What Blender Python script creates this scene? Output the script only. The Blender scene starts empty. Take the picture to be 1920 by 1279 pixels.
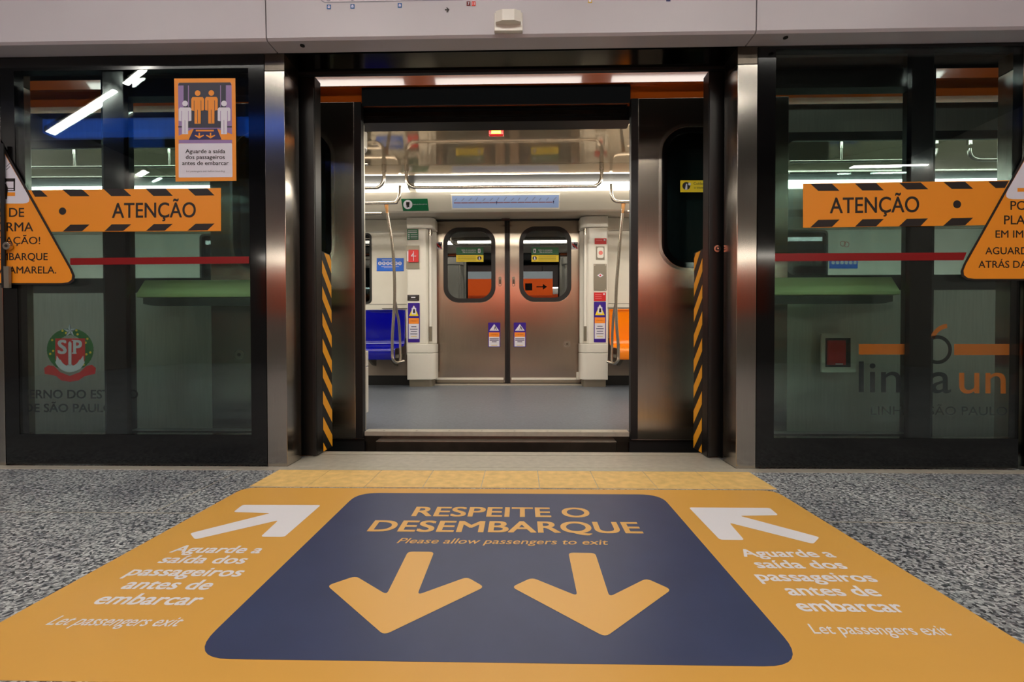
import bpy, math, random
from mathutils import Vector, Matrix
from mathutils.geometry import tessellate_polygon
S = bpy.context.scene
C = S.collection
random.seed(6)

# ------------------------------------------------------------------ camera, world, exposure
FPX = 853.3                      # 16 mm lens on a 36 mm wide frame of 1920 px
VPX, VPY, ROLL = 978.0, 628.0, 0.00166
CAMH = 0.66
_d = Vector(((VPX - 960) / FPX, -(VPY - 639.5) / FPX, -1)).normalized()      # world +Y seen by the camera
_x = Vector((1, ROLL, 0)); _x = (_x - _d * _x.dot(_d)).normalized()
_z = _x.cross(_d)
RW = Matrix((_x, _d, _z))        # camera -> world
cam = bpy.data.cameras.new('camera'); cam.sensor_width = 36; cam.lens = 16.0
cam.clip_start = 0.02; cam.clip_end = 100
co = bpy.data.objects.new('camera', cam); C.objects.link(co)
co.matrix_world = Matrix.Translation((0, 0, CAMH)) @ RW.to_4x4()
S.camera = co
S.view_settings.view_transform = 'Standard'; S.view_settings.look = 'None'
S.view_settings.gamma = 1; S.view_settings.use_curve_mapping = False
S.view_settings.exposure = 1.2
S.cycles.transparent_max_bounces = 32      # several panes of glass stand one behind another
W = bpy.data.worlds.new('station_air'); S.world = W; W.use_nodes = True
W.node_tree.nodes['Background'].inputs[0].default_value = (0.004, 0.005, 0.006, 1)
LAMP_W = 26.0                    # emission of the platform ceiling lamps
CAR_W = 8.6                      # emission of the light strips inside the car

def ray(px, py):
    return RW @ Vector(((px - 960) / FPX, -(py - 639.5) / FPX, -1))
def at(px, py, Y):               # point of the photograph measured on the upright plane y = Y
    d = ray(px, py); t = Y / d.y
    return Vector((d.x * t, Y, CAMH + d.z * t))
def fl(px, py, z=0.0):           # point of the photograph measured on a level plane
    d = ray(px, py); t = (z - CAMH) / d.z
    return Vector((d.x * t, d.y * t, z))
def aX(px, Y, py=628): return at(px, py, Y).x
def aZ(py, Y, px=978): return at(px, py, Y).z

# ------------------------------------------------------------------ materials
def lin(c): 
    c = c / 255
    return c / 12.92 if c <= .04045 else ((c + .055) / 1.055) ** 2.4
def col(r, g, b): return (lin(r), lin(g), lin(b), 1)
MATS = {}
def mat(name, rgb=(128, 128, 128), rough=.5, metal=0, spec=.5, emit=0, noise=0, nscale=40, bump=0, stretch=(1, 1, 1), coat=0, aniso=0):
    if name in MATS: return MATS[name]
    m = bpy.data.materials.new(name); m.use_nodes = True; N = m.node_tree; p = N.nodes['Principled BSDF']
    c = col(*rgb)
    p.inputs['Base Color'].default_value = c
    p.inputs['Roughness'].default_value = rough; p.inputs['Metallic'].default_value = metal
    p.inputs['Specular IOR Level'].default_value = spec; p.inputs['Coat Weight'].default_value = coat
    p.inputs['Coat Roughness'].default_value = .05
    p.inputs['Anisotropic'].default_value = aniso
    if emit:
        p.inputs['Emission Color'].default_value = c; p.inputs['Emission Strength'].default_value = emit
    if noise or bump:
        tc = N.nodes.new('ShaderNodeTexCoord'); mp = N.nodes.new('ShaderNodeMapping'); nz = N.nodes.new('ShaderNodeTexNoise')
        mp.inputs['Scale'].default_value = stretch; nz.inputs['Scale'].default_value = nscale; nz.inputs['Detail'].default_value = 4
        N.links.new(tc.outputs['Object'], mp.inputs[0]); N.links.new(mp.outputs[0], nz.inputs['Vector'])
        if noise:
            r = N.nodes.new('ShaderNodeValToRGB')
            r.color_ramp.elements[0].position = .3; r.color_ramp.elements[1].position = .7
            r.color_ramp.elements[0].color = (c[0] * (1 - noise), c[1] * (1 - noise), c[2] * (1 - noise), 1)
            r.color_ramp.elements[1].color = tuple(min(1, q * (1 + noise)) for q in c[:3]) + (1,)
            N.links.new(nz.outputs['Fac'], r.inputs[0]); N.links.new(r.outputs[0], p.inputs['Base Color'])
        if bump:
            b = N.nodes.new('ShaderNodeBump'); b.inputs['Strength'].default_value = bump; b.inputs['Distance'].default_value = .002
            N.links.new(nz.outputs['Fac'], b.inputs['Height']); N.links.new(b.outputs[0], p.inputs['Normal'])
    MATS[name] = m
    return m
def clear_mat(name, tint, ior=1.5, gloss=(1, 1, 1), rough=0.0):
    m = bpy.data.materials.new(name); m.use_nodes = True; N = m.node_tree; N.nodes.clear()
    o = N.nodes.new('ShaderNodeOutputMaterial'); mx = N.nodes.new('ShaderNodeMixShader')
    tr = N.nodes.new('ShaderNodeBsdfTransparent'); tr.inputs[0].default_value = (*tint, 1)
    gl = N.nodes.new('ShaderNodeBsdfGlossy'); gl.inputs['Color'].default_value = (*gloss, 1); gl.inputs['Roughness'].default_value = rough
    fr = N.nodes.new('ShaderNodeFresnel'); ge = N.nodes.new('ShaderNodeNewGeometry'); mi = N.nodes.new('ShaderNodeMath')
    mi.operation = 'MULTIPLY_ADD'; mi.inputs[1].default_value = 1 / ior - ior; mi.inputs[2].default_value = ior   # same mirror strength on both faces of the pane
    N.links.new(ge.outputs['Backfacing'], mi.inputs[0]); N.links.new(mi.outputs[0], fr.inputs[0])
    N.links.new(fr.outputs[0], mx.inputs[0]); N.links.new(tr.outputs[0], mx.inputs[1]); N.links.new(gl.outputs[0], mx.inputs[2])
    N.links.new(mx.outputs[0], o.inputs[0]); MATS[name] = m
    return m
steel = mat('brushed_steel', (176, 168, 158), .24, 1, noise=.06, nscale=6, bump=.06, stretch=(60, 60, 1))
post_steel = mat('post_steel', (166, 160, 152), .17, 1, noise=.05, nscale=5, stretch=(60, 60, 1), aniso=.8)
leaf_steel = mat('leaf_steel', (176, 164, 150), .25, 1, noise=.05, nscale=3, stretch=(40, 40, 1), aniso=.88)
body_steel = mat('body_steel', (224, 222, 212), .4, 1, noise=.06, nscale=3, bump=.05, stretch=(40, 2, 2))
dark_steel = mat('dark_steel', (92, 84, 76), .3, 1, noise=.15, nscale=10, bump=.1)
rail_steel = mat('rail_steel', (196, 186, 174), .22, 1)
black = mat('black_gloss', (9, 9, 10), .08, 0, .5)
black_matt = mat('black_matt', (10, 10, 11), .5)
rubber = mat('black_rubber', (12, 12, 13), .45)
white_panel = mat('white_panel', (226, 221, 208), .35, noise=.02, nscale=8)
white_gloss = mat('white_gloss', (228, 224, 214), .18)
header_white = mat('header_white', (184, 178, 184), .32, noise=.02, nscale=4)
sill_mat = mat('sill_metal', (186, 180, 166), .45, .3, noise=.08, nscale=30)
orange_v = mat('orange_vinyl', (224, 168, 78), .42, noise=.015, nscale=3)
slate_v = mat('slate_vinyl', (56, 65, 100), .42, noise=.07, nscale=7, bump=.02)
arrow_v = mat('orange_print', (232, 178, 96), .42)
white_v = mat('white_vinyl', (236, 234, 240), .42)
sign_or = mat('sign_orange', (240, 148, 28), .45)
sign_bk = mat('sign_black', (30, 20, 18), .5)
sign_wh = mat('sign_white', (222, 220, 232), .45)
lilac = mat('lilac_print', (150, 122, 176), .45)
slate_p = mat('slate_print', (44, 44, 62), .45)
red_ink = mat('red_print', (206, 30, 34), .4)
green_ink = mat('green_print', (0, 96, 56), .4)
yellow_ink = mat('yellow_print', (240, 214, 24), .4)
blue_ink = mat('blue_print', (20, 104, 222), .4)
purple_ink = mat('purple_print', (50, 10, 140), .4)
orange_ink = mat('light_orange_print', (246, 142, 40), .4)
navy_ink = mat('navy_print', (36, 34, 90), .5)
grey_ink = mat('grey_print', (120, 120, 130), .5)
train_or = mat('train_orange', (226, 104, 26), .22, 0, .6, coat=1)
seat_blue = mat('seat_blue', (2, 2, 150), .16, coat=.4)
seat_or = mat('seat_orange', (255, 138, 10), .16, coat=.4)
ceil_car = mat('car_ceiling_gloss', (204, 186, 160), .07, .62)
grey_plate = mat('grey_plate', (138, 130, 116), .4, .5)
trough = mat('trough_grey', (44, 46, 42), .5)
beam_green = mat('pale_green_paint', (180, 192, 136), .45)
mech = mat('mechanism_grey', (64, 70, 64), .4, .6, noise=.3, nscale=25)
blue_beam = mat('blue_glow_panel', (30, 110, 255), .35, emit=.5)  # emission added so the beam's mirror image reads bright blue
wall_grey = mat('station_wall', (150, 146, 140), .6, noise=.06, nscale=2)
wall_or = mat('station_orange', (240, 92, 24), .5)
ceil_dark = mat('station_ceiling', (34, 36, 40), .7)
tunnel = mat('tunnel_concrete', (40, 42, 46), .8, noise=.2, nscale=3)
lamp_e = mat('lamp_diffuser', (255, 250, 240), .5, emit=LAMP_W)
strip_e = mat('strip_diffuser', (255, 246, 230), .5, emit=CAR_W)
map_e = mat('map_screen', (140, 160, 200), .3, emit=.10)
red_e = mat('red_lamp', (255, 60, 6), .3, emit=9)
amber_e = mat('amber_lamp', (255, 150, 20), .3, emit=14)
red_film = mat('red_line', (134, 8, 14), .3)
gold_ink = mat('gold_print', (214, 176, 30), .5)
wreath = mat('wreath_green', (10, 92, 34), .5)
silver = mat('silver_print', (190, 192, 200), .4)
crest_red = mat('crest_red', (190, 26, 30), .5)
screen_glass = clear_mat('screen_glass', (.92, .965, .955), 1.42)
leaf_glass = clear_mat('leaf_glass', (.93, .98, .95), 1.42)
car_glass = clear_mat('car_glass', (.62, .70, .72), 1.5)
far_glass = clear_mat('far_window_glass', (.5, .58, .6), 2.0)
dark_glass = clear_mat('dark_glass', (.30, .36, .38), 1.55)
film_or = mat('orange_logo_print', (226, 112, 8), .5)
film_dk = mat('dark_logo_print', (16, 14, 20), .5)
film_gr = mat('grey_logo_print', (52, 52, 50), .5)

def granite():
    m = bpy.data.materials.new('speckled_granite'); m.use_nodes = True; N = m.node_tree; L = N.links; p = N.nodes['Principled BSDF']
    tc = N.nodes.new('ShaderNodeTexCoord')
    v = N.nodes.new('ShaderNodeTexVoronoi'); v.inputs['Scale'].default_value = 135; v.inputs['Randomness'].default_value = 1
    n = N.nodes.new('ShaderNodeTexNoise'); n.inputs['Scale'].default_value = 85; n.inputs['Detail'].default_value = 3
    n2 = N.nodes.new('ShaderNodeTexNoise'); n2.inputs['Scale'].default_value = 2.2; n2.inputs['Detail'].default_value = 5
    for q in (v, n, n2): L.new(tc.outputs['Object'], q.inputs['Vector'])
    sp = N.nodes.new('ShaderNodeSeparateColor'); L.new(v.outputs['Color'], sp.inputs[0])
    ad = N.nodes.new('ShaderNodeMath'); ad.operation = 'MULTIPLY_ADD'; ad.inputs[1].default_value = .62; L.new(sp.outputs[0], ad.inputs[0])
    mu = N.nodes.new('ShaderNodeMath'); mu.operation = 'MULTIPLY_ADD'; mu.inputs[1].default_value = .9; mu.inputs[2].default_value = -.25
    L.new(n.outputs['Fac'], mu.inputs[0]); L.new(mu.outputs[0], ad.inputs[2])
    r = N.nodes.new('ShaderNodeValToRGB'); e = r.color_ramp.elements
    e[0].position = .18; e[0].color = col(38, 42, 52); e[1].position = .85; e[1].color = col(208, 212, 212)
    k = e.new(.36); k.color = col(96, 100, 108); k = e.new(.55); k.color = col(156, 160, 162)
    L.new(ad.outputs[0], r.inputs[0])
    st = N.nodes.new('ShaderNodeValToRGB'); st.color_ramp.elements[0].position = .3; st.color_ramp.elements[0].color = (.6, .6, .63, 1)
    st.color_ramp.elements[1].position = .55; st.color_ramp.elements[1].color = (1, 1, 1, 1)
    L.new(n2.outputs['Fac'], st.inputs[0])
    mx = N.nodes.new('ShaderNodeMix'); mx.data_type = 'RGBA'; mx.blend_type = 'MULTIPLY'; mx.inputs[0].default_value = 1
    L.new(r.outputs[0], mx.inputs[6]); L.new(st.outputs[0], mx.inputs[7]); L.new(mx.outputs[2], p.inputs['Base Color'])
    p.inputs['Roughness'].default_value = .38
    return m
granite_m = granite()
def tile_mat():
    m = mat('yellow_paving', (232, 192, 118), .55, noise=.12, nscale=26, bump=.15)
    return m
paving = tile_mat()
vinyl_floor = mat('car_floor_vinyl', (98, 104, 113), .42, noise=.16, nscale=60)

# ------------------------------------------------------------------ mesh helpers
class MB:
    def __init__(s): s.v = []; s.f = []; s.m = []; s.mats = []
    def mi(s, m):
        if m not in s.mats: s.mats.append(m)
        return s.mats.index(m)
    def face(s, pts, m):
        b = len(s.v); s.v += [Vector(p) for p in pts]; s.f.append(tuple(range(b, b + len(pts)))); s.m.append(s.mi(m)); return s
    def raw(s, vs, fs, m):
        b = len(s.v); s.v += [Vector(p) for p in vs]; i = s.mi(m)
        for f in fs: s.f.append(tuple(b + q for q in f)); s.m.append(i)
        return s
    def box(s, x0, x1, y0, y1, z0, z1, m):
        vs = [(x, y, z) for x in (x0, x1) for y in (y0, y1) for z in (z0, z1)]
        return s.raw(vs, [(0, 1, 3, 2), (4, 6, 7, 5), (0, 4, 5, 1), (2, 3, 7, 6), (0, 2, 6, 4), (1, 5, 7, 3)], m)
    def prism(s, pts, ext, m):
        n = len(pts); e = Vector(ext); a = [Vector(p) for p in pts]
        return s.raw(a + [p + e for p in a], [tuple(range(n)), tuple(range(2 * n - 1, n - 1, -1))] + [(i, i + n, (i + 1) % n + n, (i + 1) % n) for i in range(n)], m)
    def holed(s, outer, holes, ext, m):          # plate with holes: 3D loops on one plane
        loops = [[Vector(p) for p in outer]] + [[Vector(p) for p in h] for h in holes]
        flat = [p for l in loops for p in l]; n = len(flat); e = Vector(ext)
        tri = tessellate_polygon(loops); fs = [tuple(t) for t in tri] + [tuple(q + n for q in reversed(t)) for t in tri]; o = 0
        for l in loops:
            k = len(l)
            fs += [(o + i, o + (i + 1) % k, n + o + (i + 1) % k, n + o + i) for i in range(k)]; o += k
        return s.raw(flat + [p + e for p in flat], fs, m)
    def tube(s, path, r, m, n=10):
        P = [Vector(p) for p in path]; rings = []; up = None
        for i, p in enumerate(P):
            t = ((P[min(i + 1, len(P) - 1)] - P[max(i - 1, 0)])).normalized()
            if up is None:
                up = Vector((0, 1, 0)) if abs(t.y) < .8 else Vector((1, 0, 0))
            a = (up - t * up.dot(t)).normalized(); up = a; b = t.cross(a)
            rr = r[i] if isinstance(r, (list, tuple)) else r
            rings.append([p + (a * math.cos(q * 2 * math.pi / n) + b * math.sin(q * 2 * math.pi / n)) * rr for q in range(n)])
        vs = [v for g in rings for v in g]; fs = []
        for i in range(len(P) - 1):
            for q in range(n): fs.append((i * n + q, i * n + (q + 1) % n, (i + 1) * n + (q + 1) % n, (i + 1) * n + q))
        fs += [tuple(range(n - 1, -1, -1)), tuple((len(P) - 1) * n + q for q in range(n))]
        return s.raw(vs, fs, m)
    def disc(s, c, r, h, m, n=24, axis=1):       # short cylinder facing -Y (axis 1) or -Z (axis 2)
        c = Vector(c); pts = []
        for i in range(n):
            a = i * 2 * math.pi / n
            pts.append(c + (Vector((math.cos(a) * r, 0, math.sin(a) * r)) if axis == 1 else Vector((math.cos(a) * r, math.sin(a) * r, 0))))
        return s.prism(pts, (0, -h, 0) if axis == 1 else (0, 0, -h), m)

def wloc(o):
    p = Vector((0, 0, 0))
    while o: p += o.location; o = o.parent
    return p
def obj(name, mb, parent=None, bevel=0, smooth=False, label=None):
    me = bpy.data.meshes.new(name); off = wloc(parent)
    me.from_pydata([tuple(v - off) for v in mb.v], [], mb.f); 
    for m in mb.mats: me.materials.append(m)
    me.polygons.foreach_set('material_index', mb.m)
    if smooth: me.polygons.foreach_set('use_smooth', [True] * len(me.polygons))
    me.update()
    import bmesh
    bm = bmesh.new(); bm.from_mesh(me); bmesh.ops.recalc_face_normals(bm, faces=bm.faces); bm.to_mesh(me); bm.free()
    o = bpy.data.objects.new(name, me); C.objects.link(o); o.parent = parent
    if bevel:
        b = o.modifiers.new('bevel', 'BEVEL'); b.width = bevel; b.segments = 3; b.limit_method = 'ANGLE'; b.angle_limit = .6
    if smooth:
        try: me.set_sharp_from_angle(angle=.7)
        except Exception: pass
    if label: o['label'] = label
    return o
def thing(name, label, cat, loc, group=None):
    o = bpy.data.objects.new(name, None); C.objects.link(o); o.location = loc; o.empty_display_size = .05
    o['label'] = label; o['category'] = cat
    if group: o['group'] = group
    return o
def tag(o, label, cat, group=None):
    o['label'] = label; o['category'] = cat
    if group: o['group'] = group
    return o
def struct(name, mb, label=None, **k):
    o = obj(name, mb, **k); o['kind'] = 'structure'
    if label: o['label'] = label
    o['category'] = name.split('_')[0]
    return o
def fillet(pts, r, n=4):                          # round the corners of a polygon of Vectors
    out = []; k = len(pts)
    for i in range(k):
        p, a, b = pts[i], pts[i - 1], pts[(i + 1) % k]
        da, db = (a - p), (b - p); rr = min(r, da.length * .45, db.length * .45)
        s, e = p + da.normalized() * rr, p + db.normalized() * rr
        for j in range(n + 1):
            t = j / n; out.append(s * (1 - t) ** 2 + p * 2 * t * (1 - t) + e * t * t)
    return out
def rrect(x0, x1, z0, z1, Y, r, n=6):
    out = []
    for cx, cz, a0 in ((x1 - r, z0 + r, -90), (x1 - r, z1 - r, 0), (x0 + r, z1 - r, 90), (x0 + r, z0 + r, 180)):
        for i in range(n + 1):
            a = math.radians(a0 + 90 * i / n); out.append(Vector((cx + r * math.cos(a), Y, cz + r * math.sin(a))))
    return out

# flat printing on a surface: a Sheet maps plane coordinates to the world and lifts each layer off it
class Sheet:
    def __init__(s, fn, n): s.fn = fn; s.n = Vector(n)
    def p(s, u, v, h=0): return s.fn(u, v) + s.n * h
    def poly(s, mb, pts, m, h=.001, r=0):
        q = [s.p(u, v, h) for u, v in pts]
        mb.face(fillet(q, r) if r else q, m)
    def plate(s, mb, pts, m, h0, h1, r=0):
        q = [s.p(u, v, h0) for u, v in pts]; q = fillet(q, r) if r else q
        mb.prism(q, s.n * (h1 - h0), m)
    def rect(s, mb, u0, v0, u1, v1, m, h=.001, r=0): s.poly(mb, [(u0, v0), (u1, v0), (u1, v1), (u0, v1)], m, h, r)
    def disc(s, mb, u, v, r, m, h=.001, n=24, ry=None):
        s.poly(mb, [(u + r * math.cos(i * 2 * math.pi / n), v + (ry or r) * math.sin(i * 2 * math.pi / n)) for i in range(n)], m, h)
    def ring(s, mb, u, v, r0, r1, m, h=.001, a0=0, a1=360, n=40):
        for i in range(n):
            A, B = math.radians(a0 + (a1 - a0) * i / n), math.radians(a0 + (a1 - a0) * (i + 1) / n)
            s.poly(mb, [(u + r0 * math.cos(A), v - r0 * math.sin(A)), (u + r1 * math.cos(A), v - r1 * math.sin(A)), (u + r1 * math.cos(B), v - r1 * math.sin(B)), (u + r0 * math.cos(B), v - r0 * math.sin(B))], m, h)
    def text(s, mb, body, A, B, cap, m, h=.0012, bold=.012, shear=0, res=3, ref='A'):
        """A, B: plane coordinates of the left and right end of the baseline; cap: vector to the top of ref"""
        vs, fs, x0, x1, H, n1 = glyphs(body, bold, shear, res, ref)
        a, b, c = s.p(*A, h), s.p(*B, h), None
        top = s.p(A[0] + cap[0], A[1] + cap[1], h); up = top - a
        mb.raw([a + (b - a) * ((x - x0) / (x1 - x0)) + up * (y / H) + s.n * (.00009 * (i // n1)) for i, (x, y) in enumerate(vs)], fs, m)
_gc = {}
def glyphs(body, bold, shear, res, ref):
    k = (body, bold, shear, res, ref)
    if k not in _gc:
        r = []
        for t in (body, ref):
            cu = bpy.data.curves.new('t', 'FONT'); cu.body = t; cu.shear = shear; cu.resolution_u = res
            o = bpy.data.objects.new('t', cu); C.objects.link(o); bpy.context.view_layer.update()
            me = bpy.data.meshes.new_from_object(o.evaluated_get(bpy.context.evaluated_depsgraph_get()))
            r.append(([(v.co.x, v.co.y) for v in me.vertices], [tuple(p.vertices) for p in me.polygons]))
            bpy.data.objects.remove(o); bpy.data.curves.remove(cu); bpy.data.meshes.remove(me)
        vs, fs = r[0]; n1 = len(vs)
        if bold:                 # heavier strokes: the glyph laid over itself a hair apart
            b0, n = bold, len(vs); sh = ((-b0, -b0 * .6), (b0, -b0 * .6), (b0, b0 * .6), (-b0, b0 * .6))
            fs = [tuple(q + n * k for q in f) for k in range(4) for f in fs]; vs = [(x + a, y + c) for a, c in sh for x, y in vs]
        xs = [v[0] for v in vs]
        _gc[k] = (vs, fs, min(xs), max(xs), max(v[1] for v in r[1][0]), n1)
    return _gc[k]
def photo_sheet(Y, ox=0, oy=0, sc=1.0):           # plane facing the platform, laid out in photo pixels (or pixels of an enlarged crop)
    return Sheet(lambda u, v: at(ox + u / sc, oy + v / sc, Y), (0, -1, 0))
def floor_sheet(z, ox=0, oy=0, sc=1.0):
    return Sheet(lambda u, v: fl(ox + u / sc, oy + v / sc, z), (0, 0, 1))

# ------------------------------------------------------------------ setting: platform
YF, YG = 2.24, 2.25              # front of the screen posts, of the screen glass
PLAT = 2.535                     # platform edge
b = MB()
b.box(-8, 8, -6, PLAT, -.3, 0, granite_m)
struct('floor', b, 'speckled grey granite platform floor')
b = MB()
for x in (-1.374, 1.69): b.box(x - .0022, x + .0022, 1.655, 2.19, 0, .0006, sill_mat)
b.box(-8, -1.20, 1.653, 1.657, 0, .0006, sill_mat); b.box(1.08, 8, 1.613, 1.617, 0, .0006, sill_mat)
struct('trim_1', b, 'pale joint strips between the granite slabs')
b = MB(); b.box(-8, 8, 2.19, YF, 0, .004, sill_mat)
struct('trim_2', b, 'pale metal edging strip along the foot of the platform screen')
b = MB(); b.box(-8, 8, -6.1, -6, 0, 4.3, wall_grey); b.box(-6.05, 5.6, -6, -5.97, 1.15, 2.2, wall_or)
struct('wall_back', b, 'grey platform wall with orange band behind the viewer')
b = MB(); b.box(-8.1, -8, -6, 9, -1.4, 4.4, wall_grey); struct('wall_left', b)
b = MB(); b.box(8, 8.1, -6, 9, -1.4, 4.4, wall_grey); struct('wall_right', b)
b = MB(); b.box(-8, 8, -6, 9, 4.3, 4.4, ceil_dark); struct('ceiling', b)
b = MB(); b.box(-8, 8, 8.2, 8.4, -1.4, 4.3, tunnel); b.box(-8, 8, 2.3, 8.2, -1.5, -1.4, tunnel); b.box(-8, 8, 2.3, PLAT, -1.4, -.3, tunnel)
struct('wall_far', b, 'dark concrete tunnel wall and track bed beyond the train')

# ------------------------------------------------------------------ paving strip and floor decal
b = MB(); xl, xr = -1.185, 1.085
for i in range(9):
    x0 = xl + (xr - xl) * i / 9; x1 = xl + (xr - xl) * (i + 1) / 9
    b.box(x0 + .0015, x1 - .0015, 1.948, 2.188, 0, .004, paving)
b.box(xl, xr, 1.946, 2.189, 0, .002, sill_mat)
tag(obj('paving_strip', b, bevel=.001), 'row of worn yellow paving tiles in front of the open screen doorway', 'paving strip')

dec = thing('floor_decal', 'large orange floor sticker with dark blue panel, arrows and boarding text', 'floor sticker', (-.06, 1.4, 0))
Z0 = .001
f0 = floor_sheet(Z0)
DX0 = (fl(0, 1165).x + fl(445, 924).x) / 2; DX1 = (fl(1462, 926).x + fl(1918, 1208).x) / 2; DY0 = fl(60, 1277).y
b = MB(); q = fillet([Vector(p) for p in ((DX0, DY0, 0), (DX1, DY0, 0), (DX1, 1.938, 0), (DX0, 1.938, 0))], .06)
b.prism(q, (0, 0, Z0), orange_v); obj('base_sheet', b, dec)
b = MB(); q = fillet([Vector(p) for p in ((-.684, .905, Z0), (.570, .905, Z0), (.570, 1.878, Z0), (-.684, 1.878, Z0))], .09, 8)
b.prism(q, (0, 0, .0006), slate_v); obj('dark_panel', b, dec, label='dark slate blue rounded panel')
fz = floor_sheet(Z0 + .0006, 600, 860, 2.6667)
for pts in ([(440, 466), (571, 467), (486, 683), (735, 593), (822, 643), (320, 884), (36, 636), (178, 588), (333, 681)],
            [(1242, 471), (1376, 473), (1447, 692), (1632, 600), (1757, 656), (1427, 894), (958, 643), (1060, 596), (1287, 688)]):
    b = MB(); fz.poly(b, pts, arrow_v, .0006, .016); obj('arrow', b, dec, label='orange arrow pointing away from the train')
for A, B_, top, t, sh, bo in (((455, 289), (1355, 293), 243, 'RESPEITE O', 0, .02), ((232, 366), (1617, 372), 312, 'DESEMBARQUE', 0, .02),
                              ((382, 424), (1445, 431), 399, 'Please allow passengers to exit', .22, .006)):
    b = MB(); P0 = fz.p(*A); P1 = fz.p(A[0], top); dy = P1.y - P0.y
    sh_ = Sheet(lambda u, v: Vector((u, v, Z0 + .0006)), (0, 0, 1))
    Q = fz.p(*B_); yb = (P0.y + Q.y) / 2
    sh_.text(b, t, (P0.x, yb), (Q.x, yb), (0, dy), arrow_v, .0006, bo, sh, 6); obj('lettering', b, dec, label='orange words')
fl3 = floor_sheet(Z0, 0, 860, 2.7429); fl5 = floor_sheet(Z0, 1220, 860, 2.7429)
for s_, pts, lab in ((fl3, [(1650, 240), (1462, 404), (1340, 403), (1432, 318), (1003, 417), (977, 385), (1392, 281), (1200, 276), (1247, 239)], 'white arrow pointing up to the right'),
                     (fl5, [(196, 252), (612, 254), (657, 292), (457, 295), (869, 405), (836, 440), (405, 331), (482, 420), (355, 418)], 'white arrow pointing up to the left')):
    b = MB(); s_.poly(b, pts, white_v, .0006, .012); obj('arrow', b, dec, label=lab)
sh0 = Sheet(lambda u, v: Vector((u, v, Z0)), (0, 0, 1))
L_ = [('Aguarde a', (867, 485), (1334, 486)), ('saída dos', (805, 538), (1250, 541)), ('passageiros', (636, 604), (1233, 605)), ('antes de', (612, 672), (1070, 673)), ('embarcar', (466, 750), (1010, 753)), ('Let passengers exit', (228, 859), (912, 862))]
R_ = [('Aguarde a', (480, 504), (960, 509)), ('saída dos', (552, 562), (1022, 569)), ('passageiros', (560, 629), (1176, 635)), ('antes de', (716, 702), (1198, 710)), ('embarcar', (772, 783), (1332, 794)), ('Let passengers exit', (842, 902), (1558, 910))]
for s_, lines in ((fl3, L_), (fl5, R_)):
    for t, A, B_ in lines:
        b = MB(); P0, Q = s_.p(*A), s_.p(*B_); yb = (P0.y + Q.y) / 2; en = t.startswith('Let')
        sh0.text(b, t, (P0.x, yb), (Q.x, yb), (0, .034 if en else .046), white_v, .0006, .006 if en else .021, .2 if en else 0, 4); obj('lettering', b, dec, label='white words')

# ------------------------------------------------------------------ platform lamps
def lamp(x, y, z, ln, ang, lab, w=.09, em=None):
    t = thing('ceiling_lamp', lab, 'lamp', (x, y, z))
    c, s = math.cos(ang), math.sin(ang); ux, uy = Vector((c, s, 0)), Vector((-s, c, 0)); o = Vector((x, y, z))
    b = MB(); b.prism([o + ux * (i * ln / 2) + uy * (j * w / 2) for i, j in ((-1, -1), (1, -1), (1, 1), (-1, 1))], (0, 0, -.012), em or lamp_e); obj('diffuser', b, t)
    b = MB(); b.prism([o + ux * (i * (ln / 2 + .02)) + uy * (j * (w / 2 + .02)) for i, j in ((-1, -1), (1, -1), (1, 1), (-1, 1))], (0, 0, .07), black_matt); obj('housing', b, t)
    for k in (-1, 1):
        b = MB(); p = o + ux * k * ln * .35; b.tube([p + Vector((0, 0, .07)), Vector((p.x, p.y, 4.3))], .006, black_matt, 6); obj('hanger', b, t)
for i, x in enumerate((-3.65, -1.9, -.13, 1.62, 3.37)):
    nm = ('outer one, crest screen side', 'inner one, crest screen side', 'middle one', 'inner one, logo screen side', 'outer one, logo screen side')[i]
    lamp(x, 1.95, 3.98, 1.45, 0, 'slim lamp above the platform edge, ' + nm, em=mat('edge_lamp_diffuser', (255, 250, 240), .5, emit=LAMP_W * .22))
    lamp(x, -.9, 3.98, 1.45, 0, 'slim added fill lamp above the viewer, ' + nm, em=mat('fill_row_diffuser', (255, 250, 240), .5, emit=LAMP_W * .8))  # fill row added to light upright faces, hung where the glass cannot mirror it
LZ = 4.0
def refl(px, py):                # point on the lamp level whose mirror image in the glass stands at this photo position
    d = ray(px, py); t = (LZ - CAMH) / d.z
    return Vector((d.x * t, 2 * YG - d.y * t, LZ))
for (a0, a1, lab) in (((92, 248), (217, 170), 'long slanting ceiling lamp mirrored in the crest screen'), ((237, 158), (290, 116), 'short slanting ceiling lamp mirrored highest in the crest screen'),
                      ((228, 345), (272, 320), 'small slanting ceiling lamp mirrored lowest in the crest screen'), ((1598, 312), (1838, 307), 'long ceiling lamp mirrored in the line logo screen')):
    p, q = refl(*a0), refl(*a1); d = q - p
    lamp((p.x + q.x) / 2, (p.y + q.y) / 2, LZ, d.length, math.atan2(d.y, d.x), lab, .055)
for i, (x, y, a) in enumerate(((-1.6, -1.6, .1), (1.7, -2.2, -.1), (0, -4.4, 0))):  # fill lamps added for brightness, the rear one for wall and sign
    lamp(x, y, LZ, 2.4, a, 'added fill lamp over the platform, ' + ('left of the viewer', 'right of the viewer', 'far behind the viewer')[i], em=mat('dim_fill_diffuser', (255, 250, 240), .5, emit=LAMP_W * .3) if i == 2 else None)
t = thing('wall_lamp', 'long lamp above the orange wall band behind the viewer', 'lamp', (0, -5.95, 2.42))
b = MB(); b.box(-6, 6, -5.93, -5.86, 2.42, 2.46, mat('wall_lamp_diffuser', (255, 246, 232), .5, emit=12)); obj('diffuser', b, t)
b = MB(); b.box(-6.05, 6.05, -5.999, -5.85, 2.465, 2.5, black_matt); obj('housing', b, t)
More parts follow.
